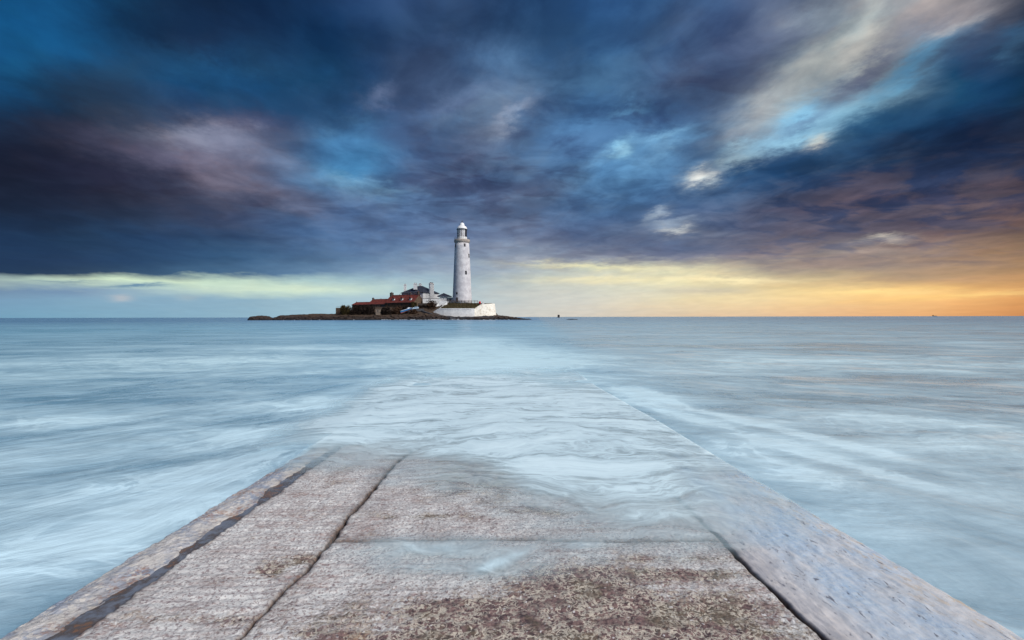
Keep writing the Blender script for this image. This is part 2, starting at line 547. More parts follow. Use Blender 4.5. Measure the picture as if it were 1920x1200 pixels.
def sea_material():
    m, N, b, out = new_mat('sea_water')
    geo = N.n('ShaderNodeNewGeometry')
    p = geo.outputs['Position']
    x, y, _ = N.sep(p)[:3]
    d = N.m('SQRT', N.add(N.mul(x, x), N.mul(y, y)))
    # the long swell and the drawn-out foam: streak coordinates that bend with the flow
    wob = N.vm('SUBTRACT', N.noise(p, 0.22, 3, 0.5, color=True), (0.5, 0.5, 0.5))
    pw = N.vm('ADD', p, N.vm('SCALE', wob, 2.6))
    side = N.step(x, -1.5, 1.5)
    # left: flow runs obliquely in from the sea; right: obliquely away
    cl = N.comb(N.mul(N.dot(pw, (0.60, 0.80, 0)), 0.34), N.dot(pw, (-0.80, 0.60, 0)), 0.0)
    cr = N.comb(N.mul(N.dot(pw, (0.86, -0.50, 0)), 0.34), N.dot(pw, (0.50, 0.86, 0)), 7.0)
    nl = N.noise(cl, 1.5, 7, 0.62)
    nr = N.noise(cr, 1.5, 7, 0.62)
    s_near = N.fmix(side, nl, nr)
    far = N.comb(N.mul(x, 0.16), N.mul(y, 0.42), 3.0)
    s_far = N.noise(far, 0.55, 7, 0.62, dist=0.4)
    s_vfar = N.noise(N.comb(N.mul(x, 0.004), N.mul(y, 0.03), 1.0), 1.0, 6, 0.65)
    s = N.fmix(N.step(d, 8.0, 24.0), s_near, s_far)
    s = N.fmix(N.step(d, 90.0, 320.0), s, s_vfar)

    def spot(cx, cy, rx, ry, ang):
        a = math.radians(ang)
        dx = N.sub(x, cx); dy = N.sub(y, cy)
        q1 = N.add(N.mul(dx, math.cos(a) / rx), N.mul(dy, math.sin(a) / rx))
        q2 = N.add(N.mul(dx, -math.sin(a) / ry), N.mul(dy, math.cos(a) / ry))
        return N.gauss(N.add(N.mul(q1, q1), N.mul(q2, q2)))
    foam_here = None
    for sp in SEA_SPOTS:
        g = N.mul(spot(*sp[:5]), sp[5])
        foam_here = g if foam_here is None else N.add(foam_here, g)
    veil = N.noise(p, 0.16, 4, 0.55)
    lace = N.noise(N.vm('ADD', pw, N.vm('SCALE', wob, 3.0)), 2.4, 7, 0.66, dist=0.8)
    rr = N.noise(N.vm('ADD', pw, N.vm('SCALE', wob, 1.5)), 1.5, 6, 0.6, dist=1.2)
    lace = N.add(N.mul(lace, 0.9), N.mul(N.step(N.m('ABSOLUTE', N.sub(rr, 0.5)), 0.0, 0.07, 1.0, 0.0), 0.35))
    lace = N.mul(lace, N.step(d, 30.0, 60.0, 1.0, 0.2))
    patch = N.sub(N.noise(N.vm('ADD', N.vm('MULTIPLY', pw, (0.5, 1.0, 1.0)), (3.0, 8.0, 0.0)), 0.62, 5, 0.6, dist=0.5), 0.5)
    patch = N.mul(patch, N.step(d, 12.0, 50.0, 1.15, 0.25))
    fine = N.sub(N.noise(N.vm('ADD', pw, (0.0, 4.0, 1.0)), 5.0, 6, 0.66, dist=1.0), 0.5)
    fine = N.mul(fine, N.step(d, 9.0, 30.0, 0.35, 0.0))
    base = N.add(N.add(N.add(N.mul(s, 1.0), N.add(patch, fine)), N.add(0.125, N.mul(veil, 0.45))), N.mul(foam_here, N.add(-0.05, N.mul(lace, 1.0))))
    foam = N.step(base, 0.60, 1.30, smooth=False)
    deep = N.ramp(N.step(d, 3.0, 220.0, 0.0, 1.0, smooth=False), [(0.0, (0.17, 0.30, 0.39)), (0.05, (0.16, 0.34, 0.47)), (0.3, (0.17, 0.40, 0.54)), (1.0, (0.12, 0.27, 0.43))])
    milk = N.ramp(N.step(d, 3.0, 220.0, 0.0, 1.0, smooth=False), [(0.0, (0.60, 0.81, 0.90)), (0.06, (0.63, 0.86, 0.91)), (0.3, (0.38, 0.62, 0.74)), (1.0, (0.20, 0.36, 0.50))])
    # greyer water right of the causeway, warm cloud reflections painted into its colour
    right_tint = N.step(N.add(x, N.mul(y, -0.05)), 0.5, 4.0)
    deep = N.mix(N.mul(right_tint, 0.62), deep, (0.235, 0.33, 0.38))
    milk = N.mix(N.mul(right_tint, 0.25), milk, (0.74, 0.80, 0.76))
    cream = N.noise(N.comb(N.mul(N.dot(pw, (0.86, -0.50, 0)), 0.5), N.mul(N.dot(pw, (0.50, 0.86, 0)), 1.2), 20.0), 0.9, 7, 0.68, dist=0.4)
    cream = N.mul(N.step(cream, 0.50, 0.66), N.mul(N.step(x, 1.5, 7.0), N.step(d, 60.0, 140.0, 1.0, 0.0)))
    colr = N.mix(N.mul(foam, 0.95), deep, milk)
    colr = N.mix(N.mul(cream, 0.5), colr, (0.78, 0.74, 0.66))  # cream patches: painted reflection of the bright warm horizon
    rip = N.noise(N.comb(N.mul(x, 0.55), N.mul(y, 1.5), 30.0), 2.6, 5, 0.7)
    rip2 = N.noise(N.comb(N.mul(x, 0.10), N.mul(y, 0.25), 31.0), 3.0, 5, 0.7)
    rip = N.fmix(N.step(d, 14.0, 40.0), rip, rip2)
    colr = N.vm('SCALE', colr, N.step(rip, 0.25, 0.75, 0.84, 1.16, smooth=False))
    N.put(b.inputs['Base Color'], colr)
    N.put(b.inputs['Roughness'], N.fmix(foam, 0.20, 0.5))
    b.inputs['IOR'].default_value = 1.33
    h = N.add(N.mul(s, 1.0), N.mul(N.noise(N.comb(N.mul(x, 0.3), y, 0.0), 1.6, 4, 0.6), 0.5))
    bump(N, b, h, 0.35, 0.16)
    return m


def sp_px(px, py, rx, ry, ang, w):
    r_ = ray(px, py)
    Y = CAM_H / -r_.z
    return (r_.x * Y, Y, rx, ry, ang, w)


SEA_SPOTS = [
    sp_px(1212, 742, 0.42, 1.1, 8, 1.5),
    sp_px(1300, 785, 0.22, 1.2, 22, 0.8),
    sp_px(1440, 800, 0.14, 1.7, 22, 1.3),
    sp_px(1545, 860, 0.15, 0.8, 24, 1.7),
    sp_px(1500, 885, 0.32, 0.4, 10, 0.9),
    sp_px(1400, 850, 0.4, 0.5, 10, 0.6),
    sp_px(620, 760, 1.3, 0.8, -20, 1.1),
    sp_px(520, 815, 0.7, 0.5, 20, 1.2),
    sp_px(700, 800, 1.0, 1.6, 0, 1.0),
    sp_px(300, 900, 0.9, 0.3, 40, 0.9),
    sp_px(430, 900, 0.5, 0.25, 60, 1.2),
    sp_px(250, 980, 0.4, 0.7, -10, 0.9),
    sp_px(60, 1050, 0.7, 0.35, 40, 1.0),
    sp_px(110, 790, 1.5, 0.5, 0, 0.6),
    sp_px(930, 680, 2.0, 4.5, 2, 1.3),
    sp_px(890, 645, 2.6, 12.0, 4, 0.9),
    sp_px(640, 655, 9.0, 5.0, 0, 0.45),
    sp_px(1600, 680, 9.0, 3.0, 0, 0.45),
    sp_px(1750, 800, 2.0, 1.4, 0, 0.4),
    sp_px(250, 680, 6.0, 3.0, 0, 0.45),
]


def sea_z(X, Y):
    D = np.hypot(X, Y)
    near = 1 - smst(D, 25, 90)
    Z = near * (0.05 * fbm(X * 0.5, Y * 0.35, 4, 3) + 0.02 * fbm(X * 1.6 + Y, Y * 1.2, 3, 9))
    # the swell runs up against the left flank of the causeway and over it
    u = X - SKEW * Y
    k_ = np.exp(-(np.minimum(u + 1.87, 0) / 0.75) ** 2) * smst(Y, 2.8, 4.9) * (1 - smst(Y, 9, 13)) * (u < 0)
    return Z * (1 - k_) + (np.maximum(deck_z(Y), 0.0) + 0.012) * k_


def build_sea():
    # rings of vertices round the camera, out to the horizon
    dist = np.concatenate([np.geomspace(0.8, 60, 230), np.geomspace(63, 40000, 90)])
    front = np.linspace(-62, 62, 360)
    back = np.linspace(66, 294, 60)
    ang = np.radians(np.concatenate([front, back]))
    D, A = np.meshgrid(dist, ang, indexing='ij')
    X = D * np.sin(A)
    Y = D * np.cos(A)
    Z = sea_z(X, Y)
    u = X - SKEW * Y
    # keep it below the deck under the causeway itself
    ins = (np.abs(u - 0.02) < 1.86) & (Y < 9.0)
    Z = np.where(ins, np.minimum(Z, deck_z(Y) - 0.16), Z)
    me = grid_mesh('sea', X, Y, Z, closed_u=True)
    # close the disc under the camera
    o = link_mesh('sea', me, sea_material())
    tag(o, kind='structure')
    bm = bmesh.new()
    bm.from_mesh(me)
    bm.verts.ensure_lookup_table()
    ring = [bm.verts[i] for i in range(len(ang))]
    bm.faces.new(list(reversed(ring)))
    bm.to_mesh(me)
    bm.free()
    # sea bed, so nothing below the water is empty
    me = bpy.data.meshes.new('sea_bed')
    S = 45000
    me.from_pydata([(-S, -S, -6), (S, -S, -6), (S, S, -6), (-S, S, -6)], [], [(0, 1, 2, 3)])
    m, N, b, out = new_mat('sea_bed_sand')
    N.put(b.inputs['Base Color'], (0.12, 0.12, 0.1))
    tag(link_mesh('sea_bed', me, m), kind='structure')


build_sea()


# ------------------------------------------------------------------ causeway
def concrete(name, lane):
    """lane: 'kerb', 'left', 'middle' or 'right'"""
    m, N, b, out = new_mat(name)
    geo = N.n('ShaderNodeNewGeometry')
    p = geo.outputs['Position']
    x, y, _ = N.sep(p)[:3]
    big = N.noise(p, 1.1, 5, 0.6)
    med = N.noise(p, 5.5, 6, 0.62)
    fine = N.noise(p, 46.0, 5, 0.7)
    grit = N.noise(p, 120.0, 3, 0.7)
    vor = N.n('ShaderNodeTexVoronoi', feature='F1')
    wv = N.vm('ADD', p, N.vm('SCALE', N.noise(p, 30.0, 3, 0.6, color=True), 0.03))
    N.put(vor.inputs['Vector'], wv)
    vor.inputs['Scale'].default_value = 58.0
    cell = vor.outputs['Distance']
    cellc = N.sep(vor.outputs['Color'])[0]
    # transverse tamping ridges
    rid = N.comb(N.mul(x, 0.35), N.mul(y, 1.0), 0)
    wave = N.noise(N.comb(N.mul(x, 1.2), N.mul(y, 20.0), 0.0), 1.6, 5, 0.65, dist=0.5)
    alng = N.noise(N.comb(N.mul(x, 26.0), N.mul(y, 2.2), 0.0), 1.6, 5, 0.62)
    at = N.n('ShaderNodeAttribute', attribute_name='dirt')
    dirt = at.outputs['Fac']
    if lane == 'kerb':
        colr = N.mix(N.step(med, 0.38, 0.62), (0.60, 0.57, 0.53), (0.42, 0.43, 0.46))
        blue = N.mul(N.step(big, 0.44, 0.56), N.step(med, 0.42, 0.58))
        colr = N.mix(N.mul(blue, 0.8), colr, (0.22, 0.30, 0.42))
        colr = N.mix(N.mul(N.step(fine, 0.52, 0.64), 0.6), colr, (0.22, 0.18, 0.18))
        rusty = N.mul(N.step(N.noise(p, 2.7, 5, 0.7), 0.52, 0.60), N.step(fine, 0.42, 0.55))
        colr = N.mix(N.mul(rusty, 0.6), colr, (0.38, 0.18, 0.09))
        pebb = N.step(cellc, 0.78, 0.86)
        colr = N.mix(N.mul(pebb, 0.8), colr, (0.66, 0.62, 0.56))
        rough = 0.5
    elif lane == 'right':
        streak = N.noise(N.comb(N.mul(x, 15.0), N.mul(y, 3.2), 0.0), 1.6, 6, 0.68, dist=0.6)
        colr = N.mix(N.step(streak, 0.34, 0.64), (0.70, 0.70, 0.70), (0.50, 0.54, 0.58))
        u_ = N.sub(x, N.mul(y, SKEW))
        inner = N.step(u_, 1.15, 1.5, 1.0, 0.0)
        colr = N.mix(N.mul(inner, 0.65), colr, N.mix(N.step(streak, 0.4, 0.6), (0.60, 0.55, 0.53), (0.42, 0.38, 0.38)))
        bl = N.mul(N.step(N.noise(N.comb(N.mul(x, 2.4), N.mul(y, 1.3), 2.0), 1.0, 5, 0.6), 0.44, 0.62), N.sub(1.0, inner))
        colr = N.mix(N.mul(bl, 0.75), colr, N.mix(N.step(fine, 0.42, 0.6), (0.36, 0.52, 0.70), (0.52, 0.64, 0.74)))  # blue sky sheen of the wet film, painted into the base colour
        edge = N.step(u_, 1.60, 1.92)
        tan = N.step(N.noise(N.comb(N.mul(x, 15.0), N.mul(y, 6.0), 4.0), 1.6, 5, 0.7, dist=0.8), 0.53, 0.60)
        colr = N.mix(N.mul(tan, N.add(0.08, N.mul(edge, 0.65))), colr, (0.62, 0.50, 0.36))
        dark = N.step(N.noise(N.comb(N.mul(x, 30.0), N.mul(y, 9.0), 9.0), 1.6, 5, 0.7, dist=0.6), 0.60, 0.66)
        colr = N.mix(N.mul(dark, 0.8), colr, (0.11, 0.11, 0.14))
        rough = 0.24
    else:
        vein = N.noise(wv, 34.0, 3, 0.6, dist=0.6)
        worm = N.step(N.m('ABSOLUTE', N.sub(vein, 0.5)), 0.01, 0.075, 1.0, 0.0)     # barnacle veins
        worm = N.mul(worm, N.step(N.noise(p, 9.0, 3, 0.6), 0.30, 0.54))
        algae = N.mix(N.step(fine, 0.36, 0.60), (0.060, 0.036, 0.038), (0.23, 0.145, 0.13))
        algae = N.mix(N.mul(N.step(N.noise(p, 5.0, 4, 0.6), 0.5, 0.62), 0.6), algae, (0.13, 0.11, 0.065))
        light = N.mix(N.step(med, 0.36, 0.66), (0.70, 0.695, 0.665), (0.50, 0.47, 0.45))
        light = N.mix(N.mul(N.step(wave, 0.50, 0.66), 0.38), light, (0.36, 0.27, 0.27))
        spk = N.noise(wv, 70.0, 4, 0.72)
        light = N.mix(N.mul(N.step(spk, 0.50, 0.60), 0.85), light, (0.235, 0.175, 0.175))
        light = N.mix(N.mul(N.step(spk, 0.36, 0.44, 1.0, 0.0), 0.6), light, (0.76, 0.75, 0.72))
        redp = N.mul(N.step(N.noise(N.vm('MULTIPLY', p, (1.0, 2.6, 1.0)), 2.6, 6, 0.68), 0.50, 0.66), N.step(fine, 0.40, 0.6))
        light = N.mix(N.mul(redp, 0.65), light, (0.26, 0.14, 0.12))
        if lane == 'middle':
            spots = [(0.30, 1.76, 0.95, 0.18, 0.95), (0.30, 2.12, 0.27, 0.13, 1.25), (0.75, 2.20, 0.50, 0.05, .85), (-0.10, 1.93, 0.30, 0.06, 1.0),
                     (-0.38, 4.0, 0.30, 0.6, 0.75), (-0.05, 3.5, 0.45, 0.3, 0.5), (0.75, 1.95, 0.5, 0.07, .55), (-0.25, 1.60, 0.45, 0.14, .9), (0.2, 1.3, 1.0, 0.2, 1.1),
                     (0.75, 2.35, 0.4, 0.04, .6), (0.2, 2.0, 1.0, 0.3, .28), (0.8, 2.55, 0.3, 0.04, .5), (0.2, 3.0, 0.5, 0.12, .45), (-0.5, 2.9, 0.3, 0.05, .5)]
        else:
            spots = [(-1.17, 1.86, 0.5, 0.04, .55), (-1.13, 2.26, 0.08, 0.10, 1.0), (-1.02, 2.36, .06, .06, 1.0), (-1.05, 1.62, 0.45, 0.07, .85), (-1.3, 3.6, 0.3, 0.2, .3)]
        gm = None
        for (cx, cy, rx, ry, w) in spots:
            q = N.add(N.m('POWER', N.m('ABSOLUTE', N.div(N.sub(x, cx), rx)), 2.0), N.m('POWER', N.m('ABSOLUTE', N.div(N.sub(y, cy), ry)), 2.0))
            g = N.mul(N.gauss(q), w)
            gm = g if gm is None else N.add(gm, g)
        gm = N.add(gm, N.mul(N.sub(med, 0.5), 1.6))
        gm = N.add(gm, N.mul(N.sub(wave, 0.5), 1.0))
        gm = N.add(gm, N.mul(N.sub(spk, 0.5), 1.6))
        am = N.step(gm, 0.12, 0.78)
        dark = N.mix(N.mul(worm, 0.9), algae, (0.60, 0.54, 0.44))
        colr = N.mix(am, light, dark)
        ochre = N.mul(N.step(N.noise(p, 3.1, 5, 0.7), 0.56, 0.68), N.step(fine, 0.4, 0.6))
        colr = N.mix(N.mul(ochre, 0.45), colr, (0.40, 0.28, 0.16))
        chips = N.step(cellc, 0.94, 0.96)
        colr = N.mix(N.mul(chips, N.step(cell, 0.25, 0.4, 0.7, 0.0)), colr, (0.80, 0.78, 0.76))
        rough = 0.6
    colr = N.mix(N.mul(dirt, 0.92), colr, N.mix(N.step(fine, 0.42, 0.6), (0.035, 0.028, 0.030), (0.12, 0.07, 0.045)))
    N.put(b.inputs['Base Color'], colr)
    wet = N.step(big, 0.35, 0.65, -0.15, 0.12)
    N.put(b.inputs['Roughness'], N.m('MAXIMUM', N.add(wet, rough), 0.12))
    if lane == 'right':
        h = N.add(N.mul(streak, 0.8), N.mul(fine, 0.5))
        bump(N, b, h, 0.45, 0.009)
    else:
        h = N.add(N.add(N.mul(fine, 1.0), N.mul(grit, 0.35)), N.mul(cell, -0.4))
        bump(N, b, h, 0.7, 0.009)
    return m


def edge_noise(Y, s, amp):
    return amp * (fbm(Y * 2.2, Y * 0 + s * 3.1, 3, 40 + s) + 0.5 * fbm(Y * 14, Y * 0 + s, 3, 60 + s))


EDGE_L = lambda Y: -1.865 + edge_noise(Y, 1, 0.06) - 0.03 * fbm(Y * 7.0, Y * 0, 3, 5)
GROOVE_A = lambda Y: -1.655 + edge_noise(Y, 2, 0.11)
GROOVE_B = lambda Y: -1.575 + edge_noise(Y, 3, 0.05)
CRACK_A = lambda Y: -0.925 + edge_noise(Y, 4, 0.04) + 0.16 * smst(Y, 4.0, 5.2) - 0.04 * (1 - smst(Y, 1.6, 2.4))
CRACK_B = lambda Y: CRACK_A(Y) + 0.006 + 0.020 * (fbm(Y * 3, Y * 0, 3, 71) + 0.5) * smst(Y, 2.1, 2.5) + 0.0
JOINT_A = lambda Y: 1.150 + edge_noise(Y, 6, 0.035)
JOINT_B = lambda Y: JOINT_A(Y) + 0.004 + 0.012 * (fbm(Y * 4, Y * 0, 3, 81) + 0.5)
EDGE_R = lambda Y: 1.905 + edge_noise(Y, 8, 0.035)


def rows(y0, y1, k=0.0036):
    out_ = [y0]
    y = y0
    while y < y1:
        y += max(0.006, k * max(1.6, abs(y) if y > 0 else 3 + abs(y) * 6))
        out_.append(min(y, y1))
    return np.array(out_)


def relief(U, Y, lane):
    if lane == 'kerb':
        z = -0.004 + 0.014 * fbm(U * 7, Y * 4, 4, 11) + 0.010 * fbm(U * 40, Y * 34, 3, 12)
        z += 0.006 * np.abs(fbm(U * 90, Y * 90, 2, 13))
        z -= 0.012 * smst(-U, 1.78, 1.86) + 0.010 * smst(U, -1.76, -1.66)
    elif lane == 'right':
        z = 0.010 * fbm(U * 7, Y * 1.6, 4, 21) + 0.004 * fbm(U * 60, Y * 12, 3, 22)
        z += -0.012 * smst(U, 1.78, 1.90) + 0.006 * fbm(U * 30, Y * 22, 3, 24)
    else:
        wob = 0.30 * fbm(U * 1.4, Y * 1.6, 3, 31)
        amp = (0.0018 if lane == 'left' else 0.0008) * (0.35 + 1.3 * np.clip(fbm(U * 1.7, Y * 2.3, 3, 33) + 0.5, 0, 1))
        z = amp * np.sin((Y + wob * 0.35 + 0.035 * fbm(U * 4, Y * 5, 2, 34)) * 2 * np.pi / 0.052)
        # broader tamping steps
        ph = (Y + 0.06 * fbm(U * 1.1, Y * 0.5, 3, 35)) / 0.23
        z += 0.0012 * (ph - np.floor(ph) - 0.5)
        z += 0.014 * fbm(U * 3.2, Y * 3.8, 4, 36) + 0.010 * fbm(U * 26, Y * 30, 4, 37)
    return z


def slab(name, root, lane, fa, fb, y0, y1, mat, nu, label=None, k=0.0036):
    Y = rows(y0, y1, k)
    t = np.linspace(0, 1, nu)
    TT, YY = np.meshgrid(t, Y)
    ua, ub = fa(Y)[:, None], fb(Y)[:, None]
    y_lo, y_hi = y0, y1
    UU = ua + (ub - ua) * TT
    ZZ = deck_z(YY) + relief(UU, YY, lane)
    # worn, rounded arrises towards every joint
    d = np.minimum(np.minimum(UU - ua, ub - UU), np.minimum(YY - y0, y1 - YY))
    r_ = 0.013 * (0.6 + fbm(UU * 9, YY * 9, 3, 55) + 0.3)
    ZZ -= 0.010 * np.clip(1 - d / np.maximum(r_, 0.004), 0, 1) ** 2
    # weed and grit gather along the joints (not along the open flanks)
    dj = np.minimum(YY - y0, y1 - YY)
    if lane != 'kerb':
        dj = np.minimum(dj, UU - ua)
    if lane != 'right':
        dj = np.minimum(dj, ub - UU)
    dirt = (0.35 if lane == 'kerb' else 1.0) * np.exp(-dj / 0.010) + 0.55 * np.exp(-dj / 0.035) * np.clip(0.5 + 2.4 * fbm(UU * 6, YY * 6, 3, 57), 0, 1)
    # skirt down into the joints
    def ring(A):
        A = np.concatenate([A[:, :1], A, A[:, -1:]], 1)
        return np.concatenate([A[:1], A, A[-1:]], 0)
    # ragged, slightly wandering cross joints
    wj = 0.05 * fbm(UU * 1.6, UU * 0, 4, 66) + 0.012 * fbm(UU * 14, UU * 0, 3, 68)
    gap = 0.008 * (fbm(UU * 5, UU * 0 + 3, 3, 69) + 0.2)
    YY = YY + (wj + gap) * np.exp(-(YY - y0) / 0.08) * (y0 > 1.2) + (wj - gap) * np.exp(-(y1 - YY) / 0.08) * (y1 > 1.2)
    U2, Y2, Z2 = ring(UU), ring(YY), ring(ZZ)
    Z2[:, 0] -= 0.14; Z2[:, -1] -= 0.14
    Z2[0, :] = np.minimum(Z2[0, :], Z2[1, :] - 0.14)
    Z2[-1, :] = np.minimum(Z2[-1, :], Z2[-2, :] - 0.14)
    me = grid_mesh(name, U2 + SKEW * Y2, Y2, Z2)
    at = me.attributes.new('dirt', 'FLOAT', 'POINT')
    at.data.foreach_set('value', np.clip(ring(dirt), 0, 1).ravel().astype(np.float32))
    o = link_mesh(name, me, mat, root)
    if label:
        o['label'] = label
    return o


def build_causeway():
    root = empty('causeway', (0, 0, 0), kind='structure')
    mk = concrete('kerb_concrete', 'kerb')
    ml = concrete('left_lane_concrete', 'left')
    mm = concrete('middle_lane_concrete', 'middle')
    mr = concrete('right_strip_concrete', 'right')
    # core under the slabs
    Y = np.array([-8.0, -2, 0, 2, 4, 6, 8, 10, 14, 20, 30])
    zt = np.where(Y < 10, deck_z(Y), deck_z(10.0) - 0.05 * (Y - 10)) - 0.034
    prof = [(-1.90, -2.5), (-1.83, -0.06), (-1.80, 0.0), (1.85, 0.0), (1.89, -0.06), (1.96, -2.5)]
    X = np.array([[u + SKEW * y for (u, _) in prof] for y in Y])
    Z = np.array([[zt[i] + dz for (_, dz) in prof] for i in range(len(Y))])
    YY = np.repeat(Y[:, None], len(prof), 1)
    m, N, b, out = new_mat('dark_wet_core')
    geo = N.n('ShaderNodeNewGeometry')
    n1 = N.noise(geo.outputs['Position'], 24, 5, 0.65)
    n2 = N.noise(geo.outputs['Position'], 4, 4, 0.6)
    c = N.mix(N.step(n1, 0.4, 0.62), (0.035, 0.032, 0.035), (0.16, 0.10, 0.07))
    c = N.mix(N.step(n2, 0.5, 0.65), c, (0.10, 0.12, 0.16))
    N.put(b.inputs['Base Color'], c)
    b.inputs['Roughness'].default_value = 0.2
    bump(N, b, n1, 0.8, 0.02)
    link_mesh('core', grid_mesh('core', X, YY, Z, smooth=False), m, root)
    # wet silt and weed lying in the long groove
    Yg = rows(1.0, 9.0, 0.01)
    tt = np.linspace(0, 1, 9)
    ga, gb = GROOVE_A(Yg)[:, None] - 0.02, GROOVE_B(Yg)[:, None] + 0.02
    Ug = ga + (gb - ga) * tt[None, :]
    Y2g = np.repeat(Yg[:, None], 9, 1)
    Zg = deck_z(Y2g) - 0.017 + 0.012 * fbm(Ug * 20, Y2g * 12, 4, 150)
    mg, N, b, out = new_mat('groove_silt')
    geo = N.n('ShaderNodeNewGeometry')
    n1 = N.noise(geo.outputs['Position'], 9, 5, 0.65)
    n2 = N.noise(geo.outputs['Position'], 38, 5, 0.65)
    c = N.mix(N.step(n1, 0.42, 0.56), (0.16, 0.18, 0.22), (0.10, 0.085, 0.08))
    c = N.mix(N.mul(N.step(n1, 0.55, 0.62), N.step(n2, 0.42, 0.55)), c, (0.20, 0.11, 0.065))
    N.put(b.inputs['Base Color'], c)
    b.inputs['Roughness'].default_value = 0.16
    bump(N, b, n2, 0.35, 0.01)
    link_mesh('groove_silt', grid_mesh('groove_silt', Ug + SKEW * Y2g, Y2g, Zg), mg, root)
    slab('kerb_slab', root, 'kerb', EDGE_L, GROOVE_A, 1.0, 9.6, mk, 34, 'rubbly outer kerb along the left edge of the causeway')
    slab('deck_slab', root, 'left', GROOVE_B, CRACK_A, 1.0, 9.5, ml, 84, 'ribbed concrete slab between the wet groove and the long crack')
    slab('deck_slab', root, 'middle', CRACK_B, JOINT_A, 1.0, 2.565, mm, 260, 'nearest middle slab with dark red algae and barnacles')
    slab('deck_slab', root, 'middle', CRACK_B, JOINT_A, 2.577, 6.4, mm, 200, 'middle slab beyond the cross joint, half under the wash')
    slab('deck_slab', root, 'middle', CRACK_B, JOINT_A, 6.43, 9.5, mm, 90, 'middle slab sinking under the waves', k=0.006)
    slab('edge_slab', root, 'right', JOINT_B, EDGE_R, 1.0, 5.3, mr, 90, 'wet bluish smooth slab along the right edge')
    slab('edge_slab', root, 'right', JOINT_B, EDGE_R, 5.315, 10.4, mr, 60, 'right edge slab under thin foam', k=0.006)
    # the stretch behind the camera, coarser
    for lane, fa, fb, mat, nu in (('kerb', EDGE_L, GROOVE_A, mk, 8), ('left', GROOVE_B, CRACK_A, ml, 14), ('middle', CRACK_B, JOINT_A, mm, 30), ('right', JOINT_B, EDGE_R, mr, 12)):
        slab({'kerb': 'kerb_slab', 'right': 'edge_slab'}.get(lane, 'deck_slab'), root, lane, fa, fb, -7.5, 0.985, mat, nu, k=0.02)


build_causeway()


# ------------------------------------------------------------------ the thin wash running over the causeway
def front_line(u):
    xs = np.array([-2.6, -1.9, -1.2, -0.7, -0.2, 0.2, 0.5, 0.8, 1.15, 1.5, 1.9, 2.4])
    ys = np.array([4.2, 4.2, 4.25, 4.1, 3.5, 3.0, 2.75, 2.7, 2.8, 3.0, 3.3, 4.0])
    return np.interp(u, xs, ys)


